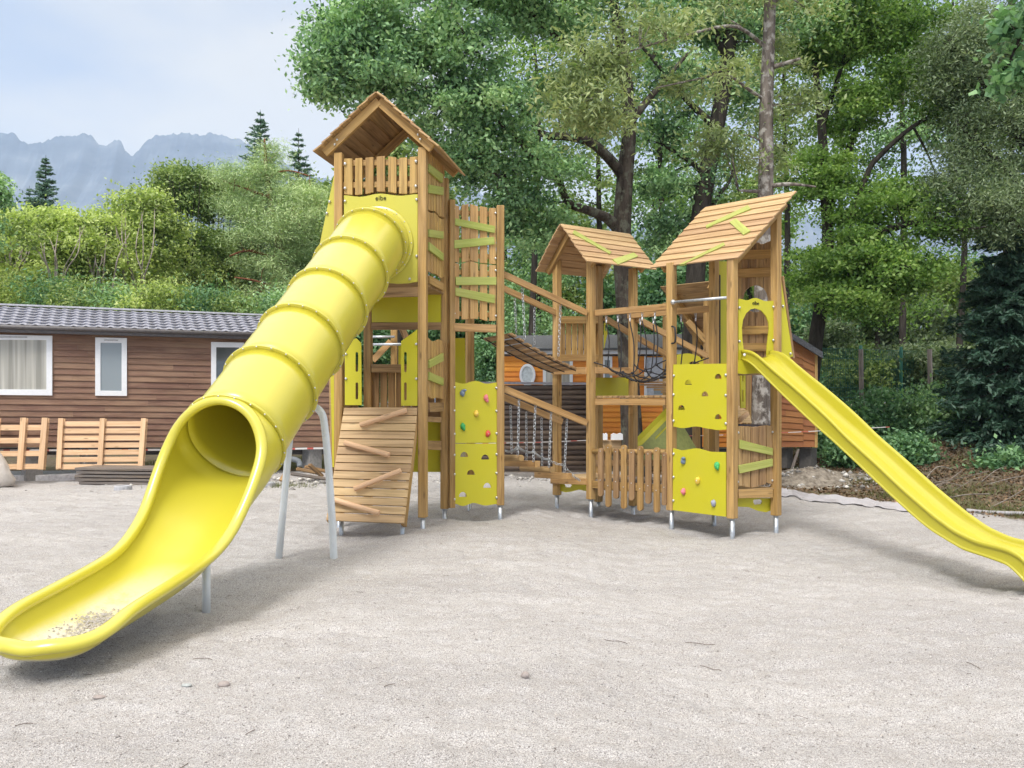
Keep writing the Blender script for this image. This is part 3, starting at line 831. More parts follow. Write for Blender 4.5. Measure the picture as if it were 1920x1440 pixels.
for y0, y1 in ((470, 487), (504, 521)): m.plate(LW, [(1378, y0), (1446, y0 - 3), (1446, y1 - 3), (1378, y1)], .035, W_POST, .036)
for y0, y1 in ((611, 627), (643, 659)): m.plate(LW, [(1378, y0), (1446, y0), (1446, y1), (1378, y1)], .035, W_POST, .036)
m.build('plank_wall', T3, .004, 1)
# yellow outer wings
C2 = C_ + DC.d * .02
m = MB(); pw = Plane(C2, C2 - DC.n * .5, flip=False)
pw = Plane(C_ + BC.n * -.02, C_ + BC.n * -.02 + BC.d * .4)
m.plate(pw, [(1465, 525), (1468, 545), (1486.5, 668), (1478, 672), (1468, 680), (1465, 680)], .016, LIME, 0)
bolts(m, pw, [(1468, 574), (1482, 663)], .01, .018)
m.build('side_wing', T3)
m = MB(); a, b = pw.at(1467, 518, -.02), pw.at(1487.5, 672, -.02); m.beam(a, b, .03, .03, W_OLD)
for k in range(6):
    off = -DC.n * (0.0)
m.build('wing_edge', T3, .003)
m = MB(); q = Plane(D_ + BC.d * .07, D_ + BC.d * .30); m.plate(q, [(1346, 490), (1364, 490), (1364, 681), (1346, 681)], .016, LIME); 
m.build('inner_yellow_panel', T3)
m = MB(); q2 = Plane(D_ + BC.d * .02, D_ + BC.d * .06); m.beam(D_ + BC.d * .075 + V(0, 0, 1.9), D_ + BC.d * .075 + V(0, 0, 3.2), .02, .05, BLACK)
m.build('black_edge_strip', T3)
# metal bar, handle
m = MB(); m.tube([AB.at(1262, 566.5, .05), AB.at(1363, 558, .05)], .018, GALV, 12)
m.ball(AB.at(1262, 566.5, .05), .035, BOLT); m.build_each('steel_bar', T3)
m = MB(); h0 = AB.at(1262, 620, .03)
m.tube(cr_interp([AB.at(1259.5, 612, .06), AB.at(1265.5, 616, .1), AB.at(1266, 640, .1), AB.at(1259.5, 644, .06)], 5), .012, BLACK, 8); m.build('grab_handle', T3)
# low slat gate between B and C with green boards
m = MB()
it = [(1384, 1392.5, 800, 800, 911, 911), (1394, 1407, 799, 801, 912, 914.5), (1409, 1422.5, 801, 800, 914.5, 913), (1424.5, 1436.5, 799, 797.5, 911, 907), (1438, 1450, 797.5, 799, 905, 909)]
pickets(m, BC, it, .026, W_OLD, .0)
for y in (812, 898): m.beam(BC.at(1382, y, -.045), BC.at(1452, y - 3, -.045), .04, .06, W_OLD)
m.plate(BC, [(1388, 824.5), (1449.5, 840.6), (1449.5, 854), (1387.5, 841)], .028, W_GREEN, .03)
m.plate(BC, [(1385, 873), (1449.5, 860), (1449.5, 874), (1387.5, 888)], .028, W_GREEN, .03)
bolts(m, BC, [(1384.5, 811), (1448.5, 810), (1383.5, 903.5), (1448, 901)], .008, .016)
m.build('slat_gate', T3, .004)
m = MB(); m.beam(BC.at(1383, 926.5, .0), BC.at(1447, 925, .0), .05, .10, W_POST); m.beam(Vector((A_.x, A_.y, .44)), Vector((B_.x, B_.y, .44)), .045, .09, W_POST)
zl = BC.at(1415, 916, 0).z
m.build_each('deck_beam', T3, .005); deck(T3, (B_ + BC.n * .02, C_ + BC.n * .02, D_, A_), zl, W_OLD, n=8, name='lower_deck')
m = MB(); q = Plane(B_ + V(.05, .35, 0), C_ + V(.05, .35, 0))
sk = [(1384, 934), (1448, 934), (1446, 957), (1436, 960.5), (1422, 958), (1405, 951), (1384, 950)]
m.plate(BC, sk, .016, LIME, -.06, [slot(1420.5, 937, 946, 9) if False else [(1413, 937), (1427, 936), (1430, 940), (1428, 945), (1415, 946.5), (1412.5, 942)]])
m.build('lower_skirt', T3)
m = MB(); m.plate(Plane(B_ + V(.02, .2, 0), C_ + V(.02, .2, 0)), [(1386, 789.5 + 5), (1446, 794 + 3), (1446, 799), (1386, 799)], .02, simple('dark_rail', (.06, .05, .06), .6)); m.build('dark_rail', T3)
# inner doorway strips and small ramp behind
m = MB(); m.plate(Plane(P2(1380, 143), P2(1410, 141)), [(1389, 700), (1398, 700), (1398, 765), (1389, 765)], .016, LIME, 0, [slot(1393, 703, 716, 2.5), slot(1393, 731, 754, 2.5)])
m.build('inner_doorway_wing', T3)
m = MB()
for x0, x1 in ((1399, 1409),): m.plate(Plane(P2(1380, 140), P2(1420, 138)), [(x0, 700), (x1, 700), (x1, 806), (x0, 806)], .08, W_POST, 0, grain=(0, 0, 1))
m.build_each('inner_post', T3, .005)
m = MB(); a, b, c, d = P(1384, 760, 139), P(1401, 763, 138), P(1410, 793, 142), P(1384, 793, 143)
for i in range(4): m.prism([lerp(a, d, i / 4 + .01), lerp(b, c, i / 4 + .01), lerp(b, c, (i + 1) / 4 - .01), lerp(a, d, (i + 1) / 4 - .01)], (0, .03, 0), W_RAMP, b - a)
m.tube([P(1384, 790, 144), P(1401, 776, 143)], .031, W_LOG, 12); m.build('inner_ramp', T3)

# ---------------------------------------------------------------- open slide
O_ = thing('open_slide', (3.7, 9.3, 0), 'open bright yellow slide with raised sides, descending from the right-hand tower to the right edge', 'slide')
NP = Plane(V(2.80, 10.70, 0), V(2.80 + .425, 10.70 - .905, 0))
rimpx = [(1389, 657.8), (1395, 657.5), (1406, 658.5), (1417.5, 663.8), (1428.8, 673), (1441.9, 685.3), (1462.5, 703), (1481, 718), (1509.4, 742.5), (1537.5, 767.8), (1560, 789.4), (1589.6, 820), (1643.8, 869), (1698, 920), (1752, 966.5), (1792.7, 996), (1833.4, 1015.3), (1882, 1027), (1903.8, 1035.3), (1922, 1049), (1934, 1066)]
botpx = [(1389, 674), (1402.5, 677.8), (1415.6, 688), (1443.8, 716.3), (1471.9, 744.4), (1500, 770.6), (1528, 797), (1562.5, 827), (1616.7, 877.5), (1670.9, 929), (1725, 977.7), (1752, 998.4), (1806.3, 1030.9), (1860.5, 1048.5), (1893, 1060.6), (1914.6, 1082.3), (1925, 1095)]
def prof(px):
    r = []
    for x, y in px:
        q = NP.at(x, y); r.append((NP.t_of(q), q.z))
    return r
pr, pb = prof(rimpx), prof(botpx)
Lmax = min(pr[-1][0], pb[-1][0])
side = V(.905, .425, 0).normalized()
WID = .43
sects = []; nL = 90
def smooth_interp(pts, t):
    return (interp(pts, t - .05) + interp(pts, t) * 2 + interp(pts, t + .05)) / 4 if .06 < t < Lmax - .06 else interp(pts, t)
for i in range(nL + 1):
    t = Lmax * i / nL; base = NP.a + NP.d * t
    zr, zb_ = smooth_interp(pr, t), smooth_interp(pb, t)
    if t > Lmax - .03: zb_ = min(zb_, zr - .03)
    dz = (smooth_interp(pb, min(t + .05, Lmax)) - smooth_interp(pb, max(t - .05, 0))) / .1
    zf = zb_ + .035
    prf = [(-.008, zb_ - .002), (-.020, zb_ + .004), (-.022, zb_ + .016), (-.010, zb_ + .022), (-.008, zb_ + .03), (-.008, zr - .045), (-.010, zr - .034), (-.018, zr - .028), (-.024, zr - .015), (-.024, zr), (-.016, zr + .011), (-.004, zr + .014), (.010, zr + .004), (.016, zr - .02),
           (.022, lerp(zf, zr, .4)), (.035, zf + .04), (.06, zf + .012), (.11, zf)]
    prf += [(WID - a, z) for a, z in prf[::-1]]
    sects.append([base + side * a + V(0, 0, z) for a, z in prf])
m = MB(); sect_mesh(m, sects, M_SLIDE2, closed=True)
k = len(m.v); n = len(sects[0])
m.face([i for i in range(n)], [(0, 0)] * n, M_SLIDE2); m.face([nL * n + i for i in range(n)][::-1], [(0, 0)] * n, M_SLIDE2)
ch = m.build('chute', O_)
m = MB(); q = NP.at(1396, 665, .03); m.ball(q, .017, WHITE, (1, .15, 1), 10, 6); m.build('sticker', ch)

# ---------------------------------------------------------------- centre tower
Q1, Q2, Q3 = P2(1108, 132), P2(1044.5, 126), P2(1187, 127.3); Q4 = Q2 + (Q3 - Q1)
K12, K13, K24, K43 = Plane(Q2, Q1), Plane(Q1, Q3), Plane(Q2, Q4), Plane(Q4, Q3)
T4 = thing('play_tower', (Q1 + Q4) / 2, 'small gable roofed wooden tower in the middle, between hanging bridge and rope net', 'play tower')
for p, x, yt, yb, s in ((Q1, 1108, 490, 936, 132), (Q2, 1043, 488, 928, 126), (Q3, 1187, 503, 948, 127.3), (Q4, 1121, 500, 940, 121.3)):
    post(T4, p, P(x, yt, s).z, P(x, yb, s).z, K12.d)
rd = K13.d; sdv = K12.d
mid = (Q1 + Q2) / 2; mid2 = (Q3 + Q4) / 2
a0, b0 = mid - rd * .25, mid2 + rd * .28
def w4(p, wv, z): return V(p.x, p.y, 0) + sdv * wv + V(0, 0, z)
A0, B0 = w4(a0, 0, 4.06), w4(b0, 0, 4.06)
e1, e2, e3, e4 = w4(a0, .555, 3.44), w4(b0, .555, 3.44), w4(a0, -.555, 3.44), w4(b0, -.555, 3.44)
m = MB(); roof_boards(m, A0, B0, e2, e1, 7, W_ROOF, ov=.15); roof_boards(m, A0, B0, e4, e3, 7, W_ROOF, ov=.15)
roof4 = m.build('roof', T4, .003, 1)
m = MB()
for qd in ([(1073.5, 436.5), (1077, 431), (1147, 472), (1143.8, 476)], [(1149, 485.6), (1188.5, 473), (1197, 480), (1159.5, 495.4)]): roof_plate(m, A0, B0, e2, e1, qd, W_GREEN)
m.build('green_roof_board', roof4, .004)
m = MB()
for k, pp in enumerate((mid - rd * .07, mid2 + rd * .07)):
    for sg in (-1, 1):
        ap, e = w4(pp, 0, 3.98), w4(pp, .50 * sg, 3.44); nn_ = (e - ap).cross(rd).normalized(); nn_ = nn_ if nn_.z > 0 else -nn_
        m.beam(ap + rd * .002 * sg, e + rd * .002 * sg, .05, .1, W_POST, up=nn_)
m.build_each('rafter', roof4, .005)
m = MB()
wave_row(m, K24, 1050, 1118, 6, .24, [(1050, 602), (1118, 602)], [(1050, 668), (1118, 668)], .026, W_POST, 0)
m.beam(K24.at(1048, 600, .045), K24.at(1120, 600, .045), .045, .11, W_POST); m.beam(K24.at(1048, 671, .045), K24.at(1120, 671, .045), .045, .1, W_POST)
m.build('railing', T4, .004)
m = MB(); m.plate(Plane(Q4, Q4 + V(.3, 0, 0)), [(1132, 605), (1136, 604), (1139.5, 608), (1139, 626), (1133, 652), (1132, 656)], .016, LIME, .0, [slot(1136, 609, 621, 2.6)]); m.build('handle_board', T4)
m = MB()
m.beam(K12.at(1036, 696, .06), K12.at(1100, 695, .06), .05, .1, W_WARM); m.beam(K43.at(1120, 695, .03), K43.at(1196, 695, .03), .05, .09, W_WARM)
m.beam(K13.at(1114, 694.5, .03), K13.at(1180, 695.5, .03), .05, .09, W_WARM)
m.beam(K12.at(1034, 901, .05), K12.at(1100, 903, .05), .05, .09, W_WARM); m.beam(K43.at(1120, 900, 0), K43.at(1190, 900, 0), .045, .09, W_OLD)
m.build_each('deck_beam', T4, .005)
deck(T4, (Q2, Q1, Q3, Q4), P(1108, 690, 132).z, W_OLD, n=7)
deck(T4, (Q2, Q1, Q3, Q4), P(1070, 894, 129).z, W_RAMP, n=7, name='lower_deck')
m = MB(); m.plate(K12, [(1050, 905), (1099, 907), (1099, 921), (1085, 918), (1070, 922), (1060, 923), (1051, 921)], .016, LIME, -.02, [[(1057, 908), (1062, 906), (1070, 907), (1072, 910), (1069, 914), (1060, 913.5)]]); m.build('lower_skirt', T4)
m = MB(); m.plate(Plane(Q1 + V(.0, .35, 0), Q3 + V(0, .35, 0)), [(1117.7, 708), (1179, 708), (1179, 742), (1117.7, 742)], .016, LIME); m.build('yellow_board', T4)

# ---------------------------------------------------------------- chains
def chain(m, a, b, mat, link=.05, r=.0045, sag=0):
    a, b = Vector(a), Vector(b); L_ = (b - a).length; n = max(2, int(L_ / (link * .78)))
    for i in range(n):
        t0, t1 = i / n, (i + 1) / n
        p = lerp(a, b, (t0 + t1) / 2); p.z -= sag * 4 * ((t0 + t1) / 2) * (1 - (t0 + t1) / 2)
        d = (b - a).normalized(); s1 = d.orthogonal().normalized(); s1 = s1 if i % 2 else d.cross(s1)
        h = link / 2; w_ = link * .3
        loop = [p + d * (h - w_ * .6) + s1 * w_, p + d * h, p + d * (h - w_ * .6) - s1 * w_, p - d * (h - w_ * .6) - s1 * w_, p - d * h, p - d * (h - w_ * .6) + s1 * w_]
        loop = loop + [loop[0]]
        m.tube(loop, r, mat, 4, caps=False)
# hanging slat bridge
HB = thing('hanging_bridge', ((PR_ + Q1) / 2), 'upper hanging bridge of spaced wooden slats on chains between two sloping handrails', 'hanging bridge')
NR = (P(958, 622, 140), P(1085, 690, 132.5)); FRr = (P(905, 632, 134), P(1033, 696, 127))
m = MB(); nsl = 9
for i in range(nsl):
    t = (i + .4) / nsl; dz = -.10 * 4 * t * (1 - t) * .35
    a, b = lerp(*FRr, t) + V(0, 0, dz), lerp(*NR, t) + V(0, 0, dz)
    ms = MB(); dn = (NR[1] - NR[0]).normalized(); ms.prism([a - dn * .045, b - dn * .045, b + dn * .045, a + dn * .045], (0, 0, -.028), W_OLD, b - a); ms.build('slat', HB, .004)
for t in (.12, .5, .88):
    pass
for q in (.1, .5, .9):
    m = MB()
    a, b = lerp(FRr[0], NR[0], q), lerp(FRr[1], NR[1], q); K = 24
    f = lambda t: lerp(a, b, t) + V(0, 0, -.035 * 4 * t * (1 - t) - .034)
    m.tube([f(i / K) for i in range(K + 1)], .008, ROPE, 6)
    m.build('carrying_chain', HB)
for p0, p1, nm in ((P(944, 514.5, 140), P(1100, 587, 132.5), 0), (P(886, 514, 133), P(1052, 591, 126), 1)):
    m = MB(); m.beam(p0, p1, .045, .085, W_WARM); m.build_each('handrail', HB, .005)
for (x0, y0, x1, y1, s) in ((1051, 571, 1047, 668, 134.5), (979, 532, 984, 636, 138), (1002, 577, 1002, 646, 129), (965, 560, 968, 628, 130)):
    m = MB(); chain(m, P(x0, y0, s), P(x1, y1, s), GALV); m.build('hanger_chain', HB)
# log step bridge
LB = thing('step_bridge', ((PR_ + Q1) / 2 + V(0, .3, 0)), 'lower step bridge of thick timbers hung on chains below the hanging bridge', 'step bridge')
for a, b, rnd in ((P(921, 858, 131), P(978, 859, 138), 1), (P(944, 868, 129.5), P(1008, 870, 136.5), 0), (P(978, 878, 128.5), P(1036, 881, 135), 1), (P(1006, 890, 127.2), P(1068, 893, 133.5), 0)):
    m = MB()
    if rnd: m.tube([a, b], .045, W_OLD, 16)
    else: m.beam(a, b, .09, .085, W_WARM)
    m.build('step', LB, .005)
for p0, p1 in ((P(945, 729, 140), P(1100, 793, 132.5)), (P(886, 720, 133), P(1054, 791, 126))):
    m = MB(); m.beam(p0, p1, .045, .09, W_WARM); m.build_each('handrail', LB, .005)
m = MB(); z5 = lambda x, y: (900 + x / 4.8, 680 + y / 4.8)
for i, (a, b) in enumerate((((275, 385), (285, 815)), ((352, 320), (340, 830)), ((415, 445), (420, 890)), ((498, 380), (480, 890)), ((553, 500), (560, 940)), ((640, 445), (620, 940)), ((783, 510), (760, 985)))):
    s = (130.5, 138.5, 129.5, 137, 128.5, 135.5, 133.5)[i]; m = MB(); chain(m, P(*z5(*a), s), P(*z5(*b), s), GALV, .05, .0055); m.build('hanger_chain', LB)
pts = [(230, 790), (285, 795), (340, 755), (420, 800), (485, 800), (560, 855), (625, 865), (650, 890), (760, 920), (800, 975), (900, 1060)]
m = MB()
ss_ = [138, 131, 138.5, 130, 137, 129, 135.5, 134, 133.5, 133, 132]
for i in range(len(pts) - 1): chain(m, P(*z5(*pts[i]), ss_[i]), P(*z5(*pts[i + 1]), ss_[i + 1]), GALV, .05, .005, .015)
m.build('linking_chain', LB)

# ---------------------------------------------------------------- rope net crossing
RN = thing('rope_net', ((Q1 + A_) / 2 + V(0, .4, 0)), 'black rope net hanging between two level beams from the middle tower to the right tower', 'rope net')
n0_, n1_ = P(1117, 587, 132.5), P(1251, 575.5, 144.5); f0_, f1_ = P(1178, 592, 127), P(1331, 579, 140.6)
m = MB(); m.beam(n0_, n1_, .05, .085, W_WARM); m.build('carrying_beam', RN, .005)
m = MB(); m.beam(f0_, f1_, .05, .085, W_WARM); m.build('carrying_beam', RN, .005)
m = MB()
cols = 5; rws = 5; G = {}
for i in range(cols):
    t = .16 + .68 * i / (cols - 1)
    a, b = lerp(n0_, n1_, t), lerp(f0_, f1_, t); a.z -= .06; b.z -= .06
    for j in range(rws):
        u = j / (rws - 1); p = lerp(a, b, lerp(.06, .94, u)); zz = CH - (704 - HY) / 137 + .10 * (2 * u - 1) ** 2 + .12 * (2 * (i / (cols - 1)) - 1) ** 2 - .08
        p.z = zz; p += V(RND.uniform(-.02, .02), RND.uniform(-.02, .02), RND.uniform(-.03, .03)); G[i, j] = p
    if i in (0, 2, 4) or True:
        for s0, e0 in ((a, G[i, 0]), (b, G[i, rws - 1])):
            m.tube(cr_interp([s0 + V(0, 0, -.10), lerp(s0, e0, .5) + V(.03, 0, 0), e0], 4), .0085, ROPE, 6)
for (i, j), p in G.items():
    m.ball(p, .022, ROPE, (1, 1, 1), 7, 5)
    for di, dj in ((1, 0), (0, 1)):
        if (i + di, j + dj) in G:
            q = G[i + di, j + dj]; md_ = lerp(p, q, .5) - V(0, 0, .02); m.tube(cr_interp([p, md_, q], 3), .009, ROPE, 6)
for j in (0, rws - 1):
    m.tube([G[0, j], lerp(Q1 if j == 0 else Q3, G[0, j], 0) * 0 + V((Q1 if j == 0 else Q3).x, (Q1 if j == 0 else Q3).y, G[0, j].z + .08)], .009, ROPE, 6)
    m.tube([G[cols - 1, j], V((A_ if j == 0 else D_).x, (A_ if j == 0 else D_).y, G[cols - 1, j].z + .08)], .009, ROPE, 6)
m.build('net', RN)
m = MB()
for i in range(cols):
    t = .16 + .68 * i / (cols - 1)
    for a, b in ((n0_, n1_), (f0_, f1_)):
        p = lerp(a, b, t); chain(m, p + V(0, 0, -.04), p + V(0, 0, -.11), GALV, .04, .005); m.tube([p + V(0, 0, -.11), p + V(0, 0, -.15)], .010, WHITE, 8)
m.build('rope_clamp', RN)

# ---------------------------------------------------------------- walkway with picket fence
WK = thing('walkway', ((Q1 + A_) / 2 + V(.1, .3, 0)), 'wooden walkway between middle and right tower with a low fence of rounded staggered pickets', 'walkway')
KW = Plane(Q1 + K12.n * 0, A_)
m = MB(); m.beam(KW.at(1117, 753.4, .0), KW.at(1249, 753.8, 0), .045, .09, W_WARM); m.beam(KW.at(1117, 753.4, -.75), KW.at(1249, 753.8, -.75), .045, .09, W_WARM)
m.build_each('deck_beam', WK, .005)
m = MB(); zt = KW.at(1180, 743, 0).z; a, b = KW.at(1118, 744, .03), KW.at(1249, 744, .03)
for i in range(12):
    p, q = lerp(a, b, i / 12 + .006), lerp(a, b, (i + 1) / 12 - .006); m.prism([V(p.x, p.y, zt + .01), V(q.x, q.y, zt + .01), V(q.x, q.y, zt + .01) - KW.n * .8, V(p.x, p.y, zt + .01) - KW.n * .8], (0, 0, -.032), W_OLD, KW.n)
m.build('deck', WK, .003, 1)
for i, (x, yt, yb, w_) in enumerate(((1082, 768, 1205, 44), (1150, 735, 1300, 46), (1220, 772, 1225, 46), (1290, 740, 1315, 48), (1361, 780, 1242, 48), (1437, 750, 1333, 48), (1510, 792, 1270, 50), (1585, 762, 1350, 50), (1655, 805, 1285, 42))):
    cx = 900 + x / 4.8; r = w_ / 4.8 / 2; y0, y1 = 680 + yt / 4.8, 680 + yb / 4.8
    m = MB(); m.plate(KW, slot(cx, y0, y1, 2 * r, 8), .03, W_OLD if i % 2 == 0 else W_POST, .07, grain=(0, 0, 1))
    m.ball(KW.at(cx, y0 + 6, .075), .008, BOLT); m.ball(KW.at(cx, lerp(y0, y1, .66), .075), .008, BOLT)
    m.build('picket', WK, .006)
m = MB(); m.tube([KW.at(1112, 846, .0), KW.at(1250, 848, .0)], .035, W_POST, 14); m.tube([KW.at(1112, 846, -.8), KW.at(1250, 846, -.8)], .035, W_OLD, 14); m.build_each('handrail', WK)
m = MB(); m.beam(KW.at(1112, 908, .01), KW.at(1250, 916, .01), .045, .1, W_POST); m.beam(KW.at(1112, 868, -.8), KW.at(1250, 868, -.8), .045, .09, W_OLD); m.beam(KW.at(1112, 912, -.8), KW.at(1250, 918, -.8), .045, .1, W_OLD); m.build_each('lower_beam', WK, .005)
m = MB(); a, b = KW.at(1114, 899, 0), KW.at(1250, 903, 0)
for i in range(10):
    p, q = lerp(a, b, i / 10 + .012), lerp(a, b, (i + 1) / 10 - .012); m.prism([p, q, q - KW.n * .8, p - KW.n * .8], (0, 0, -.032), W_GREY, KW.n)
m.build('lower_deck', WK, .003, 1)
m = MB()
for x, s in ((1117, 130), (1126, 129), (1135, 126), (1145, 124.5)): pass

# ---------------------------------------------------------------- rear tower, rear slide, rear ramp rails
T5 = thing('play_tower', (3.2, 14.3, 0), 'rear play tower half hidden behind the right tower, its roof seen from below', 'play tower')
R1_, R2_ = P2(1329, 117), P2(1250, 112)
d5 = V(.62, -.78, 0).normalized(); v5 = V(.78, .62, 0).normalized()
base5 = P2(1327, 119)
ps5 = [base5, base5 + v5 * .75, base5 - d5 * .85, base5 - d5 * .85 + v5 * .75]
for p in ps5: post(T5, p, 3.15, .1, d5, .1)
ap_, bp_ = P(1238, 538, 112), P(1333, 528, 122)
e5a, e5b = ap_ + V(.75, .60, -.95), bp_ + V(.75, .6, -.95)
m = MB(); roof_boards(m, ap_, bp_, e5b, e5a, 7, W_OLD); roof_boards(m, ap_, bp_, bp_ - V(.6, .48, .75), ap_ - V(.6, .48, .75), 1, W_OLD) if False else None
r5 = m.build('roof', T5, .003, 1)
m = MB()
for t in (.22, .97): p = lerp(ap_, bp_, t) - V(0, 0, .06); m.beam(p, p + V(.7, .56, -.89), .05, .1, W_POST)
p = lerp(ap_, bp_, .5); m.beam(P(1289, 602, 119), P(1324, 640, 119), .05, .09, W_POST)
m.build_each('rafter', r5, .005)
m = MB(); pl5 = Plane(ps5[2], ps5[0])
q_ = wavy(1262, 1324, [(1262, 668), (1274, 664), (1290, 662.5), (1308, 667), (1316, 675), (1318, 670), (1324, 671)])
m.plate(pl5, q_ + [(1324, 720), (1262, 720)], .016, LIME, .03, [[(1292, 680), (1297, 677.5), (1302, 677), (1308, 678.5), (1312, 682), (1292, 684)]])
m.build('yellow_board', T5)
deck(T5, (ps5[2], ps5[0], ps5[1], ps5[3]), 1.55, W_OLD, n=7)
RB_ = thing('rear_bridge', (2.4, 13.6, 0), 'pair of sloping wooden handrails behind the rope net, running down to the rear tower', 'bridge')
for p0, p1 in ((P(1133, 596, 122), P(1262, 673, 117)), (P(1195, 598, 128), P(1325, 667, 121))):
    m = MB(); m.beam(p0, p1, .045, .088, W_WARM); m.build_each('handrail', RB_, .005)
m = MB()
for i in range(9):
    t = (i + .5) / 9; a, b = lerp(P(1140, 700, 120), P(1262, 742, 115), t), lerp(P(1195, 700, 126), P(1325, 742, 120), t); m.beam(a, b, .09, .03, W_OLD)
m.build('bridge_slats', RB_, .003, 1)
RS = thing('rear_slide', (2.4, 13.8, 0), 'short yellow slide behind the walkway, going down to the left with its dark underside showing', 'slide')
a, b = P(1262, 752, 118), P(1192, 822, 126); sd5 = V(.35, .35, 0)
m = MB()
dn = (b - a)
m.prism([a, b, b - V(0, 0, .12), a - V(0, 0, .12)], V(.01, .012, 0), LIME)
m.prism([a + sd5, b + sd5, b + sd5 - V(0, 0, .12), a + sd5 - V(0, 0, .12)], V(.01, .012, 0), LIME)
m.prism([a - V(0, 0, .1), b - V(0, 0, .1), b + sd5 - V(0, 0, .1), a + sd5 - V(0, 0, .1)], (0, 0, -.015), LIME)
m.build('chute', RS)
m = MB(); m.prism([a - V(0, 0, .125), b - V(0, 0, .125), V(b.x + .12, b.y, .55), V(a.x + .5, a.y + .02, .55)], (.01, .012, 0), simple('olive_panel', (.20, .22, .06), .6)); m.build('side_panel', RS)
# little tower seen through the doorway of the tall tower
T6 = thing('play_structure', (-1.6, 14.6, 0), 'small wooden structure with steel bars seen through the doorway of the tallest tower', 'play structure')
for x, s in ((739, 116), (690, 113)): post(T6, P2(x, s), P(x, 540, s).z, .1, V(1, 0, 0), .1)
m = MB(); m.tube([P(690, 631.5, 117), P(740, 631.5, 117)], .02, GALV, 10); m.tube([P(690, 646, 118), P(783, 645, 118)], .02, GALV, 10); m.build_each('steel_bar', T6)
m = MB(); m.beam(P(699, 676, 117), P(733, 640, 117), .045, .1, W_WARM); m.beam(P(730, 560, 116), P(790, 700, 113), .045, .1, W_OLD); m.build_each('brace', T6, .005)
m = MB(); m.plate(Plane(P2(740, 115), P2(760, 115)), [(747, 648), (752, 648), (752, 690), (747, 690)], .016, LIME); m.build('yellow_board', T6)
# =================================================================== GROUND, CABINS, YARD
def sinh_axis(n, near, far):
    k = np.linspace(-1, 1, n); a = 9.0; return np.sinh(k * a) / np.sinh(a) * far
def np_mesh(name, verts, quads, mats, kind=None, parent=None, smooth=False, tri=False):
    me = bpy.data.meshes.new(name); nv = len(verts); nf = len(quads); k = quads.shape[1]
    me.vertices.add(nv); me.vertices.foreach_set('co', np.asarray(verts, np.float32).ravel())
    me.loops.add(nf * k); me.loops.foreach_set('vertex_index', np.asarray(quads, np.int32).ravel())
    me.polygons.add(nf); me.polygons.foreach_set('loop_start', np.arange(0, nf * k, k, dtype=np.int32))
    me.polygons.foreach_set('loop_total', np.full(nf, k, np.int32))
    if smooth: me.polygons.foreach_set('use_smooth', np.ones(nf, bool))
    for m_ in mats: me.materials.append(m_)
    me.update(calc_edges=True); me.validate()
    o = bpy.data.objects.new(name, me); COL.objects.link(o); o.parent = parent
    if kind: o['kind'] = kind
    return o
def vnoise(X, Y, seed=0):
    """cheap smooth noise from a hashed lattice"""
    xi = np.floor(X).astype(np.int64); yi = np.floor(Y).astype(np.int64); fx = X - xi; fy = Y - yi
    fx = fx * fx * (3 - 2 * fx); fy = fy * fy * (3 - 2 * fy)
    def h(a, b):
        n = (a * 374761393 + b * 668265263 + seed * 1442695) & 0x7fffffff; n = ((n ^ (n >> 13)) * 1274126177) & 0x7fffffff
        return ((n ^ (n >> 16)) & 0xffff) / 65535.0
    return (h(xi, yi) * (1 - fx) + h(xi + 1, yi) * fx) * (1 - fy) + (h(xi, yi + 1) * (1 - fx) + h(xi + 1, yi + 1) * fx) * fy
def edge_y(X):      # where sand gives way to the wooded strip, right side
    return 16.2 - (X - 4.6) * 1.55
def gz(X, Y):
    t = np.clip(X / 1.4, 0, 1); t = t * t * (3 - 2 * t); z = -.11 * t * np.clip((18 - Y) / 5, 0, 1)
    near = np.clip((40 - Y) / 20, 0, 1)
    z = z + near * ((vnoise(X * .9, Y * .9, 1) - .5) * .03 + (vnoise(X * 3.1, Y * 3.1, 2) - .5) * .022 + (vnoise(X * 5, Y * 9, 3) - .5) * .030 * (.3 + 1.4 * vnoise(X * .7, Y * .7, 17)) + (vnoise(X * 14, Y * 21, 9) - .5) * .017)
    dm = near * np.clip(vnoise(X * .55, Y * .55, 41) * 1.6 - .35, 0, 1)
    z = z - dm * (np.clip(vnoise(X * 4.6, Y * 5.5, 43) - .62, 0, 1) * .11 - np.clip(vnoise(X * 5.3 + 9, Y * 6.1, 47) - .66, 0, 1) * .06)
    # scuffed hollows under the slides and round the posts
    for cx, cy, r, d in ((-1.9, 6.3, .55, .05), (-2.1, 6.9, .5, .04), (4.3, 8.0, .5, .05), (.5, 10.9, .7, .05), (-.4, 11.8, .5, .05), (2.4, 10.9, .6, .05), (-1.8, 9.7, .5, .04), (1.3, 12.2, .6, .04)):
        z = z - 1.5 * d * np.exp(-((X - cx) ** 2 + (Y - cy) ** 2) / r ** 2)
        z = z + d * .5 * np.exp(-((X - cx - r) ** 2 + (Y - cy + r * .6) ** 2) / (r * .7) ** 2)
    # bank rising to the wood at right rear
    f = np.clip((Y - edge_y(X)) / 9, 0, 1) * np.clip((X - 2.5) / 2.5, 0, 1); z = z + f * f * .7 * (1 + .3 * (vnoise(X * .6, Y * .6, 5) - .5))
    z = z + np.clip((Y - 21) / 12, 0, 1) * .6
    return z
def gzf(x, y): return float(gz(np.array([x], float), np.array([y], float))[0])

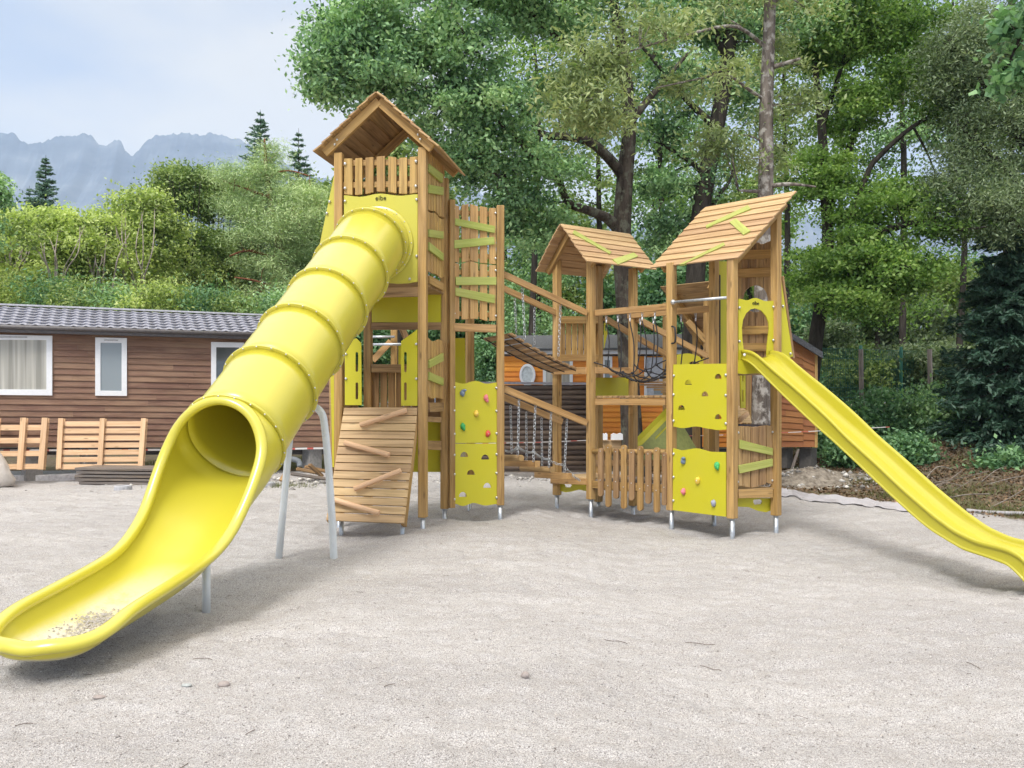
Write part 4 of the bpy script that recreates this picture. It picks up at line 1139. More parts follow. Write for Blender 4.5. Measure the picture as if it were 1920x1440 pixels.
# sand / gravel
t = NT('ground_sand_and_soil'); p = t.pos()
big = t.noise(t.mapping(p, (.35, .9, 1)), 1.3, 5, .6); mid_ = t.noise(p, 7, 6, .65); grain = t.noise(p, 175, 3, .8); g2 = t.noise(p, 66, 4, .8)
sand = t.mix(t.ramp(big, [(.35, 0.0), (.65, 1.0)]), (.40, .388, .382), (.51, .496, .486))
sand = t.mix(t.math('MULTIPLY', t.ramp(mid_, [(.40, 0.0), (.72, 1.0)]), .55), sand, (.36, .33, .30))
dk = t.ramp(grain, [(.40, 1.0), (.49, 0.0)])
sand = t.mix(t.math('MULTIPLY', dk, .8), sand, (.12, .11, .105))
lt = t.ramp(grain, [(.52, 0.0), (.64, 1.0)]); sand = t.mix(t.math('MULTIPLY', lt, .8), sand, (.74, .70, .68))
sand = t.mix(t.math('MULTIPLY', t.ramp(g2, [(.37, 1.0), (.48, 0.0)]), .5), sand, (.17, .15, .14))
soil = t.ramp(t.noise(p, 2.3, 7, .7), [(.3, (.05, .036, .024)), (.48, (.13, .10, .07)), (.6, (.10, .105, .045)), (.75, (.25, .21, .15))])
soil = t.mix(t.math('MULTIPLY', t.ramp(grain, [(.5, 0.0), (.66, 1.0)]), .5), soil, (.38, .33, .27))
at = t.n('ShaderNodeAttribute'); at.attribute_name = 'soil'
msk = t.math('ADD', at.outputs['Fac'], t.math('MULTIPLY', t.math('SUBTRACT', t.noise(p, 1.6, 5, .65), .5), .9))
msk = t.ramp(msk, [(.42, 0.0), (.58, 1.0)])
t.set(t.mix(msk, sand, soil), .95, .15)
h = t.math('ADD', t.math('MULTIPLY', grain, .35), t.math('ADD', t.math('MULTIPLY', g2, .5), t.math('MULTIPLY', mid_, 1.0)))
t.bump(h, .8, .018)
GROUND = t.m
nx_, ny_ = 620, 620
xa = sinh_axis(nx_, 0, 9000.)
k = np.linspace(0, 1, ny_); ya = np.sinh(k * 9.6) / np.sinh(9.6) * 9000 - .5
# keep good resolution in the yard
xa = np.sort(np.concatenate([xa, np.linspace(-7, 9, 500)])); ya = np.sort(np.concatenate([ya, np.linspace(1.5, 20, 620), [-60., -20., -5.]]))
X, Y = np.meshgrid(xa, ya); Z = gz(X, Y)
nx_, ny_ = len(xa), len(ya)
idx = np.arange(nx_ * ny_).reshape(ny_, nx_)
q = np.stack([idx[:-1, :-1], idx[:-1, 1:], idx[1:, 1:], idx[1:, :-1]], -1).reshape(-1, 4)
g = np_mesh('ground', np.stack([X.ravel(), Y.ravel(), Z.ravel()], 1), q, [GROUND], 'structure', smooth=True)
soilv = np.maximum(np.clip(.5 + (Y - edge_y(X)) / 1.6, 0, 1) * (X > 2.5), np.clip(.5 + (Y - 19.2) / 1.0, 0, 1)).astype(np.float32)
at_ = g.data.attributes.new('soil', 'FLOAT', 'POINT'); at_.data.foreach_set('value', soilv.ravel())

# --- mountains: a far rocky range
MT = NT('hazy_rock'); p = MT.pos()
c = MT.ramp(MT.noise(MT.mapping(p, (1, 1, 3)), .004, 8, .6), [(.35, (.05, .07, .11)), (.55, (.10, .125, .165)), (.7, (.17, .19, .215))])
MT.set(c, .95, .1)
sky_px = [(-700, 330), (-520, 260), (-400, 300), (-250, 250), (-120, 262), (-40, 248), (0, 246), (25, 248), (36, 262), (50, 268), (53, 272), (75, 265), (100, 257), (145, 252), (172, 254), (182, 268), (188, 273), (205, 271), (215, 264), (224, 265), (234, 278), (246, 292), (262, 282), (270, 268), (285, 258), (305, 252), (340, 249), (390, 252), (415, 252), (440, 261), (470, 270), (520, 300), (580, 330), (680, 350), (820, 340), (960, 380), (1200, 420), (1500, 400), (1800, 440), (2200, 430), (2700, 480)]
xs_ = np.linspace(-700, 2700, 900); base = np.interp(xs_, [a for a, b in sky_px], [b for a, b in sky_px])
rng = np.random.default_rng(3)
base = base - (vnoise(xs_ / 5.0, xs_ * 0 + 3, 4) - .5) * 5 - (vnoise(xs_ / 14.0, xs_ * 0 + 8, 6) - .5) * 6
YD = 3400.0; rows = 46; V_ = []
for j in range(rows):
    u = j / (rows - 1); # 0 crest, 1 foot
    hh = CH + (HY - base) / F * YD
    dep = YD - u ** 1.15 * 1300
    nz_ = (vnoise(xs_ / 11.0, u * 9 + xs_ * 0, 11) - .5) * 60 + (vnoise(xs_ / 38.0, u * 4 + xs_ * 0, 12) - .5) * 120
    prof_ = (1 - u) if u > .28 else 1 - u * .55
    prof_ = np.interp(u, [0, .12, .2, .34, 1], [1, .80, .70, .52, 0])
    V_.append(np.stack([(xs_ - 960) / F * YD, dep + nz_ * min(1, u * 6), hh * prof_ + (0 if j == 0 else 1) * (vnoise(xs_ / 7., u * 20 + xs_ * 0, 13) - .5) * 36 * (1 - u)], 1))
V_.append(np.stack([(xs_ - 960) / F * YD, xs_ * 0 + YD + 900, xs_ * 0 - 20], 1)); V_ = [V_[-1]] + V_[:-1]
vv = np.concatenate(V_); nn_ = len(xs_); idx = np.arange(len(vv)).reshape(-1, nn_)
q = np.stack([idx[:-1, :-1], idx[:-1, 1:], idx[1:, 1:], idx[1:, :-1]], -1).reshape(-1, 4)
np_mesh('mountains', vv, q, [MT.m], 'structure', smooth=False)

# --- materials of the cabins
CLAD = wood('cladding_brown', (.255, .145, .10), (.145, .078, .052), knots=.15, var=.3, wash=.18)
CLADO = wood('cladding_orange', (.85, .32, .05), (.72, .24, .03), knots=.1, var=.12, wash=.05)
CLADR = wood('cladding_reddish', (.34, .135, .045), (.23, .085, .028), knots=.1, var=.2, wash=.05)
FASC = simple('dark_fascia', (.10, .09, .09), .5)
ROOFM = simple('glossy_grey_tile', (.27, .27, .31), .33, 0, .6, 5, .2)
ROOFD = simple('dark_felt_shingle', (.075, .078, .085), .8, nscale=40, namp=.5, bump=.5)
tg = NT('window_glass'); tg.set((.10, .12, .13), .05, .8); 
tgo = tg.ramp(tg.noise(tg.obj(), 1.2, 3), [(.35, (.05, .06, .06)), (.7, (.16, .18, .19))]); tg.set(tgo)
GLASS = tg.m
tf = NT('frosted_glass'); tf.set((.27, .31, .33), .18, .6); FROST = tf.m
tcn = NT('net_curtain'); cc = tcn.ramp(tcn.noise(tcn.mapping(tcn.obj(), (14, 14, .3)), 1, 2), [(.35, (.30, .29, .25)), (.65, (.55, .53, .47))]); tcn.set(cc, .8); tcn.b.inputs['Coat Weight'].default_value = .6; tcn.b.inputs['Coat Roughness'].default_value = .05; CURT = tcn.m

def lap_wall(pl, x0, x1, ytop0, ytop1, ybot0, ybot1, mat, nb, parent, name='wall', holes=()):
    """lapped boards between the pixel columns x0 and x1; each board is split into lengths"""
    m = MB(); a0, a1, b0, b1 = pl.at(x0, ytop0), pl.at(x1, ytop1), pl.at(x0, ybot0), pl.at(x1, ybot1)
    for i in range(nb):
        t0, t1 = i / nb, (i + 1) / nb
        p, q_, r, s_ = lerp(a0, b0, t0), lerp(a1, b1, t0), lerp(a1, b1, t1), lerp(a0, b0, t1)
        L_ = (q_ - p).length; cuts = [0]; c_ = RND.uniform(.5, 3)
        while c_ < L_: cuts.append(c_ / L_); c_ += RND.uniform(2.2, 4.2)
        cuts.append(1)
        for u0, u1 in zip(cuts, cuts[1:]):
            e = .0012; f = [lerp(p, q_, u0 + e / L_), lerp(p, q_, u1 - e / L_), lerp(s_, r, u1 - e / L_) + pl.n * .022, lerp(s_, r, u0 + e / L_) + pl.n * .022]
            g_ = [v - pl.n * .03 for v in f]
            m.solid(f + g_, [(0, 1, 2, 3)[::-1], (3, 2, 6, 7)[::-1], (0, 3, 7, 4)[::-1], (2, 1, 5, 6)[::-1]], mat, q_ - p)
    return m.build(name, parent)
def window(pl, parent, x0, y0, x1, y1, gx0, gy0, gx1, gy1, gm, name='window', off=.05, vent=True):
    m = MB(); m.plate(pl, [(x0, y0), (x1, y0 + (x1 - x0) * .02), (x1, y1 + (x1 - x0) * .01), (x0, y1)], .06, WHITE, off, [[(gx0, gy0), (gx1, gy0 + .5), (gx1, gy1 + .5), (gx0, gy1)]])
    if vent:
        cx = (x0 + x1) / 2; wv = (x1 - x0) * .22; ym = (y0 + gy0) / 2 + .5; m.plate(pl, [(cx - wv, ym - 1.2), (cx + wv, ym - .8), (cx + wv, ym + 1.4), (cx - wv, ym + 1)], .01, simple('vent_grey', (.45, .45, .46)), off + .01)
    o = m.build(name, parent, .004, 2)
    m = MB(); m.plate(pl, [(gx0 - .5, gy0 - .5), (gx1 + .5, gy0), (gx1 + .5, gy1 + 1), (gx0 - .5, gy1 + .5)], .008, gm, off - .018); m.build('pane', o)
    return o

# --- brown cabin at left
CBa, CBb = P2(0, 99.7), P2(600, 86.7); CP = Plane(CBa, CBb)
C1_ = thing('mobile_home', (CP.at(100, 900).x, CP.at(100, 900).y, 0), 'long brown timber clad mobile home with grey tiled roof, behind the tube slide', 'mobile home')
lap_wall(CP, -420, 650, 604, 640, 839, 838, CLAD, 19, C1_)
m = MB(); m.plate(CP, [(-420, 603), (650, 643), (650, 838), (-420, 839)], .1, FASC, -.03); m.build('back_wall', C1_)
window(CP, C1_, -70, 626, 98, 740, -58, 637, 87, 730, CURT)
window(CP, C1_, 178.5, 632.5, 238, 742, 188.5, 642.5, 228, 732.5, FROST)
window(CP, C1_, 396, 641, 458, 745, 405.5, 651, 448.5, 735, GLASS, vent=False)
# roof of wavy tiles
def rpt(x, yt, off, z=0):
    q_ = CP.at(x, yt); return q_ + CP.n * off + V(0, 0, z)
er0, er1 = CP.at(-420, 584.5, .22), CP.at(655, 633, .22)     # eave, slightly proud of the wall
er1.z = er0.z = (CP.at(0, 605, .22).z + CP.at(480, 629, .22).z) / 2
up_ = -CP.n * 1.55 + V(0, 0, .50)
nu, nc = 1000, 7; Lr = (er1 - er0).length; rows_ = []
per = .215
for c_ in range(nc):
    for e, (f, hz) in enumerate(((-.11, .026), (-.11, .044), (.45, .018), (.995, .0))):
        base_ = (c_ + f) / nc; u = np.linspace(0, 1, nu); s_ = u * Lr
        ph = 2 * np.pi * s_ / per + (math.pi * .5 * (c_ % 2) * 0)
        wv = np.sin(ph) * .010 + np.sin(2 * ph + .6) * .003
        scal = (np.cos(ph + .5)) * .030 * (.6 if e == 2 else 1)
        a = np.array(er0)[None] + (np.array(er1) - np.array(er0))[None] * u[:, None] + np.array(up_)[None] * (base_ + scal / up_.length)[:, None]
        a[:, 2] += hz + wv; rows_.append(a)
vv = np.concatenate(rows_); idx = np.arange(len(vv)).reshape(-1, nu)
q = np.stack([idx[:-1, :-1], idx[:-1, 1:], idx[1:, 1:], idx[1:, :-1]], -1).reshape(-1, 4)
vv = vv - np.array(root_loc(C1_))[None]
np_mesh('roof', vv, q, [ROOFM], None, C1_, smooth=False)
m = MB(); m.beam(er0 + V(0, 0, -.06), er1 + V(0, 0, -.06), .05, .13, FASC); m.beam(er0 + V(0, 0, -.11) - CP.n * .11, er1 + V(0, 0, -.11) - CP.n * .11, .2, .02, FASC); m.tube([er0 + V(0, 0, -.03) + CP.n * .05, er1 + V(0, 0, -.03) + CP.n * .05], .04, FASC, 8); m.build('gutter', C1_)
m = MB(); m.beam(er0 + up_ + V(0, 0, .035), er1 + up_ + V(0, 0, .035), .12, .035, simple('ridge_metal', (.5, .5, .53), .35)); m.prism([er0 + up_, er1 + up_, er1 + up_ * 2.1 + V(0, 0, -1.1), er0 + up_ * 2.1 + V(0, 0, -1.1)], (0, 0, -.03), ROOFD); m.build('ridge', C1_)
m = MB()
for x in (60, 170, 330, 430, 585):
    q_ = CP.at(x, 840, -.25); m.beam((q_.x, q_.y, 0), (q_.x, q_.y, q_.z), .3, .3, simple('block_grey', (.30, .29, .28), .9))
m.beam(CP.at(-420, 846, -.5), CP.at(650, 846, -.5), .12, .14, FASC); m.build('chassis', C1_)
m = MB(); m.tube(cr_interp([CP.at(440, 857, .05), CP.at(505, 858, .05), CP.at(555, 862, .1), CP.at(562, 875, .15)], 4), .06, simple('grey_drain_pipe', (.20, .22, .24), .5), 12); m.build('drain_pipe', C1_)

# --- pallets
def pallet(x0, x1, y0, y1, s, label, lean=.1, stringers=(0, .5, 1), slats=7, flip=False):
    a, b, c, d = P(x0, y1, s), P(x1, y1 - 1.5, s - 1), P(x1, y0, s - 1), P(x0, y0, s)
    c = c + V(0, lean, 0); d = d + V(0, lean, 0)
    T = thing('pallet', ((a + b) / 2), label, 'pallet', 'pallets leaning against the mobile home')
    up = (d - a); nrm = (b - a).cross(up).normalized(); nrm = nrm if nrm.y < 0 else -nrm
    for t_ in stringers:
        m = MB(); lo, hi = lerp(a, b, lerp(.04, .96, t_)), lerp(d, c, lerp(.03, .97, t_)); m.beam(lo + nrm * .045, hi + nrm * .045, .09 if not flip else .1, .035, W_PALLET, up=nrm); m.build('stringer', T, .003)
        m = MB(); m.beam(lo - nrm * .05, hi - nrm * .05, .09, .035, W_PALLET, up=nrm); m.build('back_stringer', T, .003)
    for i in range(slats):
        t_ = (i + .25) / slats; hw = .045; m = MB(); m.beam(lerp(a, d, t_) , lerp(b, c, t_), .022, .095 if not flip else .1, W_PALLET, up=up); m.build('slat', T, .003)
pallet(105, 271, 785, 879, 100, 'light wooden pallet with three uprights standing upright left of the tube slide mouth', .12)
pallet(-60, 84, 784, 882, 102, 'light wooden pallet cut by the left picture edge', .12, (.0, .32, .70, 1), 4, True)
m = MB(); a, b = P(-80, 893, 99), P(140, 890, 97); m.prism([a, b, b + V(0, 1.2, 0), a + V(0, 1.2, 0)], (0, 0, -.14), simple('concrete', (.60, .59, .60), .9, bump=.3)); o = m.build('concrete_slab', None, .01); tag(o, 'pale concrete slab on which the two pallets stand', 'slab')
# stack of grey boards
ST = thing('board_stack', P(215, 905, 104), 'low stack of weathered dark decking boards lying in front of the upright pallet', 'board stack')
for i in range(5):
    m = MB(); y = 908 - i * 6.6; e = RND.uniform(-6, 6) + (4 - i) * 3; a, b = P(139 + e * .6, y, 104), P(300 + e, y + 2, 103)
    m.prism([a, b, b + V(.1, .75, 0), a + V(.1, .75, 0)], (0, 0, .045), W_GREY, b - a); m.build('board', ST, .004)
    m = MB(); m.prism([a + V(.02, -.012, -.0), b + V(0, -.012, 0), b + V(0, -.01, .018), a + V(.02, -.01, .018)], V(0, .5, 0), W_OLD); 
# white bag
m = MB(); BAG = simple('woven_white_bag', (.62, .57, .52), .85, nscale=8, namp=.12, bump=.4)
q_ = P(-54, 895, 107); prof_b = [(.0, .46), (.04, .50), (.12, .52), (.25, .47), (.38, .42), (.50, .37), (.62, .30), (.68, .22), (.70, .10), (.69, .0)]
m.v = []; nb_ = 26
for h_, r_ in prof_b:
    for k in range(nb_):
        a = 2 * math.pi * k / nb_; rr2 = r_ * (1 + .07 * math.sin(3 * a + h_ * 4) + .05 * math.sin(7 * a + h_ * 9) + .02 * math.sin(17 * a - h_ * 20)); m.v.append(V(q_.x + math.cos(a) * rr2, q_.y + .3 + math.sin(a) * rr2 * .8, h_))
for j in range(len(prof_b) - 1):
    for k in range(nb_): k2 = (k + 1) % nb_; m.face([j * nb_ + k, j * nb_ + k2, (j + 1) * nb_ + k2, (j + 1) * nb_ + k], [(0, 0)] * 4, BAG, True)
o = m.build('bulk_bag'); tag(o, 'big slumped off-white woven bag at the left picture edge', 'bag')
# concrete rings
CONC = simple('concrete_ring_grey', (.40, .40, .42), .9, bump=.3)
def ring_obj(x, y, s, r, h, label):
    c = P2(x, s); m = MB(); prof_ = [(r * .78, h), (r, h), (r, 0)]
    z0 = gzf(c.x, c.y) - .01; m.v = []; n = 28
    pf = [(r * .78, 0), (r * .78, h), (r * .97, h), (r, h - .01), (r, 0)]
    for rr2, z in pf:
        for k in range(n): a = 2 * math.pi * k / n; m.v.append(V(c.x + math.cos(a) * rr2, c.y + math.sin(a) * rr2, z0 + z))
    for j in range(4):
        for k in range(n): k2 = (k + 1) % n; m.face([j * n + k, (j + 1) * n + k, (j + 1) * n + k2, j * n + k2], [(0, 0)] * 4, CONC, j in (0, 3))
    o = m.build('concrete_ring'); tag(o, label, 'concrete ring', 'concrete rings lying on the gravel')
ring_obj(231, 920, 109, .145, .09, 'low grey concrete ring lying in front of the stack of boards')
ring_obj(499, 914, 106, .16, .1, 'low grey concrete ring half hidden behind the mouth of the tube slide')
# debris near slide legs
DB = thing('scrap_wood', P(575, 890, 97), 'heap of grey planks and scrap wood behind the legs of the tube slide', 'scrap wood')
for a, b, s in (((545, 888), (612, 898), 100), ((556, 879), (600, 888), 98), ((572, 875), (612, 884), 97), ((528, 902), (541, 880), 101), ((580, 871), (604, 893), 99)):
    m = MB(); m.beam(P(*a, s), P(*b, s - 1), .10, .05, W_GREY if a[0] % 2 else W_OLD, up=(.2, .3, .8)); m.build('plank', DB, .003)

# --- brown corrugated fence
FPa, FPb = P2(890, 93), P2(1108, 92); FP_ = Plane(FPa, FPb)
FN = thing('fence', ((FPa + FPb) / 2 + V(0, 0, .1)), 'dark brown fence of horizontal round profile boards in front of the orange cabin', 'fence')
BARK = wood('dark_fence_board', (.085, .062, .052), (.035, .025, .022), var=.5, wash=.12)
m = MB(); y0, y1 = 722, 882; nb = 17
for i in range(nb):
    y = lerp(y0, y1, (i + .5) / nb); a, b = FP_.at(892, y), FP_.at(1112, y); m.tube([a, lerp(a, b, .5), b], .052, BARK, 10)
m.build('board_panel', FN)
m = MB(); m.beam(FP_.at(888, 718, .0), FP_.at(1112, 719.5, 0), .12, .05, simple('grey_cap_rail', (.22, .21, .23), .6)); m.build('cap_rail', FN)
m = MB(); m.beam(FP_.at(888, 880, -.02), FP_.at(1112, 880, -.02), .06, .12, W_GREY); m.build('base_board', FN)

# --- orange cabin
OPa, OPb = P2(940, 82), P2(1480, 83); OP = Plane(OPa, OPb)
OC = thing('cabin', ((OPa + OPb) / 2), 'orange timber clad cabin with white windows and oval porthole behind the middle tower', 'cabin')
lap_wall(OP, 942, 1404, 668, 668, 838, 838, CLADO, 18, OC)
m = MB(); m.plate(OP, [(942, 662), (1404, 662), (1404, 838), (942, 838)], .08, FASC, -.03); m.build('back_wall', OC)
m = MB(); m.plate(OP, [(938, 652), (1260, 651), (1260, 664), (938, 664)], .1, WHITE, .12); m.plate(OP, [(1260, 651), (1408, 650), (1408, 664), (1260, 664)], .1, WHITE, .12); m.build('white_gutter', OC, .01)
m = MB(); a, b = OP.at(936, 654, .2), OP.at(1410, 650, .2); m.prism([a, b, b - OP.n * 1.6 + V(0, 0, .42), a - OP.n * 1.6 + V(0, 0, .42)], (0, 0, -.05), ROOFD); m.build('roof', OC)
window(OP, OC, 1018, 668, 1074, 735, 1024, 676, 1068, 730, CURT, vent=False); window(OP, OC, 1131, 668, 1148, 716, 1134, 675, 1144, 712, FROST, vent=False)
m = MB(); m.plate(OP, [(1209, 670), (1268, 670), (1268, 741), (1209, 741)], .06, simple('pale_grey_door', (.46, .48, .54), .5), .06, [[(1226, 722), (1262, 722), (1262, 740), (1226, 740)]]); dr = m.build('door', OC, .004)
m = MB(); m.plate(OP, [(1225, 721), (1263, 721), (1263, 741), (1225, 741)], .01, FROST, .04); m.plate(OP, [(1209, 718), (1268, 717), (1268, 720), (1209, 721)], .02, WHITE, .07); m.plate(OP, [(1208, 668), (1213, 668), (1213, 742), (1208, 742)], .02, WHITE, .075); m.build('glazing', dr)
def ell(cx, cy, rx, ry, n=28): return [(cx + rx * math.cos(2 * math.pi * i / n), cy + ry * math.sin(2 * math.pi * i / n)) for i in range(n)]
m = MB(); m.plate(OP, ell(989, 703, 15, 21), .07, WHITE, .13, [ell(988.5, 703, 10.5, 16)]); o = m.build('oval_window', OC, .004)
m = MB(); m.plate(OP, ell(988.5, 703, 11, 16.5), .01, simple('pale_glass', (.55, .60, .62), .15), .11); m.build('pane', o)
m = MB(); m.beam(OP.at(940, 846, -.2), OP.at(1404, 846, -.2), .3, .12, FASC); m.build('chassis', OC)

# --- reddish cabin at right, gable end towards us
RPa, RPb = P2(1395, 94), P2(1535, 96); RP = Plane(RPa, RPb)
RC = thing('cabin', ((RPa + RPb) / 2), 'reddish brown timber cabin end with sloping dark shingle roof edge right of the right tower', 'cabin')
lap_wall(RP, 1398, 1506, 600, 640, 838, 838, CLADR, 18, RC); lap_wall(RP, 1506, 1532, 648, 662, 838, 838, CLADR, 14, RC)
m = MB(); m.plate(RP, [(1396, 590), (1430, 595), (1534, 662), (1533, 838), (1396, 838)], .08, FASC, -.035); m.build('back_wall', RC)
m = MB(); a, b = RP.at(1395, 568, .2), RP.at(1543, 660, .2); m.prism([a, b, b - V(0, 0, .12), a - V(0, 0, .12)], -RP.n * 3, ROOFD); m.build('roof', RC)
m = MB(); m.plate(RP, [(1528, 662), (1533, 665), (1533, 839), (1528, 839)], .04, W_POST, .03); m.build('corner_board', RC)
m = MB()
for x in (1410, 1470, 1515): q_ = RP.at(x, 840, -.3); m.beam((q_.x, q_.y, 0.2), (q_.x, q_.y, q_.z), .25, .25, simple('pier', (.12, .11, .10), .9))
m.beam(RP.at(1478, 900, .1), RP.at(1497, 842, .1), .05, .05, W_GREY); m.build_each('pier', RC)

# small things between the cabins
m = MB(); 
CH_ = thing('workbench', P(1158, 870, 96), 'plain wooden bench with white bags on top seen behind the picket fence', 'bench')
m = MB(); m.plate(Plane(P2(1110, 96), P2(1190, 96)), [(1124, 826), (1178, 826), (1178, 845), (1124, 845)], .3, W_RAMP); m.build('bench_top', CH_, .01)
m = MB()
for x in (1130, 1172): q_ = P(x, 845, 95); m.beam((q_.x, q_.y, 0), (q_.x, q_.y, q_.z), .1, .1, W_OLD)
m.build('bench_leg', CH_)
for x, w_, lb in ((1134, 10, 'small white plastic bag at the left end of the wooden bench'), (1157, 22, 'larger white plastic bag in the middle of the wooden bench')):
    q_ = P(x, 820, 96.5); m = MB(); hw_ = w_ / 96 / 2; m.prism([q_ + V(-hw_, 0, -.05), q_ + V(hw_, 0, -.05), q_ + V(hw_ * 1.02, 0, .06), q_ + V(hw_ * .6, 0, .085), q_ + V(hw_ * .1, 0, .06), q_ + V(-hw_ * .5, 0, .08), q_ + V(-hw_ * .95, 0, .05)], V(0, .12, 0), WHITE); o = m.build('white_bag'); tag(o, lb, 'bag')

# --- barrier tape, fabric, hose, brick
TP = NT('barrier_tape'); wv_ = TP.n('ShaderNodeTexWave'); wv_.inputs['Scale'].default_value = .9; TP.l(TP.mapping(TP.obj(), (1, 0, 0)), wv_.inputs['Vector'])
TP.set(TP.ramp(wv_.outputs['Fac'], [(.72, (.66, .64, .62)), (.75, (.50, .10, .08))]), .5)
def tape(pts, label, w_=.035):
    m = MB()
    for a, b in zip(pts, pts[1:]): m.prism([a, b, b + V(0, 0, w_), a + V(0, 0, w_)], V(0, .004, 0), TP.m)
    o = m.build('barrier_tape'); tag(o, label, 'barrier tape', 'barrier tapes strung round the playground')
tape(cr_interp([P(-40, 846, 99), P(120, 846, 98), P(300, 845, 96), P(480, 844, 95), P(610, 842, 94)], 4), 'thin red and white barrier tape strung low in front of the brown mobile home')
tape(cr_interp([P(892, 832, 95), P(1000, 830, 95), P(1100, 826, 95)], 4), 'thin red and white barrier tape in front of the dark brown fence', .010)
tape(cr_interp([P(1270, 818, 100), P(1330, 817, 100), P(1465, 812, 101), P(1545, 808, 102), P(1668, 801, 104)], 4), 'thin white barrier tape stretched behind the open slide', .012)
FAB = simple('grey_geotextile', (.40, .385, .40), .9, nscale=60, namp=.12, bump=.2)
pc = [(1455, 925, 108), (1482, 931, 110), (1508, 938, 113), (1545, 941, 115), (1580, 944, 117), (1615, 943, 118), (1650, 950, 121), (1688, 953, 123), (1720, 962, 126)]
cpts = cr_interp([P2(x, s) for x, y, s in pc], 8)
vv = []; NW = 26
for i, c in enumerate(cpts):
    for j in range(NW):
        u = j / (NW - 1) - .5; wd = .42 + .10 * math.sin(i * .5)
        x_, y_ = c.x + u * .15, c.y + u * wd * 1.8
        hz = .014 + .055 * math.exp(-((u - .12 * math.sin(i * .23)) / .10) ** 2) + .04 * math.exp(-((u + .28 - .1 * math.sin(i * .31 + 2)) / .07) ** 2) + .02 * noise.noise(V(i * .21, u * 9, 0))
        vv.append((x_, y_, gzf(x_, y_) + max(.008, hz)))
idx = np.arange(len(vv)).reshape(-1, NW); q = np.stack([idx[:-1, :-1], idx[1:, :-1], idx[1:, 1:], idx[:-1, 1:]], -1).reshape(-1, 4)
o = np_mesh('ground_fabric', np.array(vv), q, [FAB], smooth=True); tag(o, 'rumpled strip of grey ground fabric along the edge of the gravel at right', 'ground fabric')
solidify(o, .004)
m = MB(); hp = []
for x, y, s in ((1812, 966, 127), (1840, 968, 128), (1880, 972, 130), (1930, 974, 132), (1990, 978, 134)): q_ = P2(x, s); hp.append(V(q_.x, q_.y, gzf(q_.x, q_.y) + .03))
m.tube(cr_interp(hp, 4), .032, simple('grey_hose', (.34, .33, .34), .6), 10); o = m.build('grey_pipe'); tag(o, 'grey pipe lying on the gravel at the right picture edge', 'pipe')
m = MB(); q_ = P2(1676, 120); z0 = gzf(q_.x, q_.y) + .05; m.beam((q_.x - .09, q_.y - .25, z0 + .035), (q_.x + .09, q_.y - .28, z0 + .035), .10, .07, W_PALLET); o = m.build('wood_block', None, .006); tag(o, 'small pale wood block resting on the grey ground fabric', 'wood block')

# --- stones on the sand
for i, (x, y, r, sq, lb) in enumerate(((420, 1284, .034, (1, .8, .5), 'brownish stone on the sand below the tube slide'), (186, 1303, .028, (1.2, .8, .35), 'flat grey stone nearest the left picture edge'),
                      (350, 1290, .026, (1.1, .8, .3), 'flat bluish stone left of the brownish stone'), (985, 1272, .024, (1, 1, .85), 'small round pale pebble in the middle foreground'))):
    s = (y - HY) / CH; c = P2(x, s); m = MB(); m.ball((c.x, c.y, gzf(c.x, c.y) + r * sq[2] * .55), r, simple('stone', (.30, .26, .24) if i != 2 else (.34, .36, .35), .85, nscale=60), sq, 14, 9, .12); o = m.build('stone'); tag(o, lb, 'stone', 'stones lying on the sand')
m = MB()
for a in range(5):
    aa = a * 1.25; c = P2(1394, (1413 - HY) / CH); z0 = gzf(c.x, c.y) + .008
    m.prism([V(c.x, c.y, z0), V(c.x + .022 * math.cos(aa), c.y + .022 * math.sin(aa), z0 + .008), V(c.x + .016 * math.cos(aa + .6), c.y + .016 * math.sin(aa + .6), z0 + .004)], (0, 0, .0015), H_YEL)
o = m.build('fallen_leaf'); tag(o, 'bright yellow fallen leaf on the sand in the right foreground', 'leaf')
# twigs
TW = simple('dry_twig', (.10, .07, .055), .9)
m = MB(); tw = [(1313, 1218, 1352, 1228), (1132, 1184, 1176, 1187), (1285, 1175, 1340, 1178), (1812, 1208, 1838, 1222), (332, 1440, 352, 1430), (28, 1361, 62, 1354), (460, 1378, 478, 1372), (720, 1294, 740, 1288), (362, 1241, 398, 1240)]
for x0, y0, x1, y1 in tw:
    a, b = P2(x0, (y0 - HY) / CH), P2(x1, (y1 - HY) / CH); c_ = (a + b) / 2 + V(.01, .012, 0)
    m.tube([V(p_.x, p_.y, gzf(p_.x, p_.y) + .006) for p_ in cr_interp([a, c_, b], 3)], .0018, TW, 5)
r3 = random.Random(11)
for i in range(130):
    x_, y_ = r3.uniform(-4.5, 6), r3.uniform(3.2, 13); a = r3.uniform(0, 6.28); l = r3.uniform(.01, .05); z_ = gzf(x_, y_) + .005
    m.tube([V(x_, y_, z_), V(x_ + math.cos(a) * l, y_ + math.sin(a) * l, z_ + .003), V(x_ + math.cos(a + .4) * l * 1.6, y_ + math.sin(a + .4) * l * 1.6, z_)], .0014, TW, 4)
o = m.build('twigs'); tag(o, 'thin dark twigs scattered over the sand', 'twigs', kind='stuff')
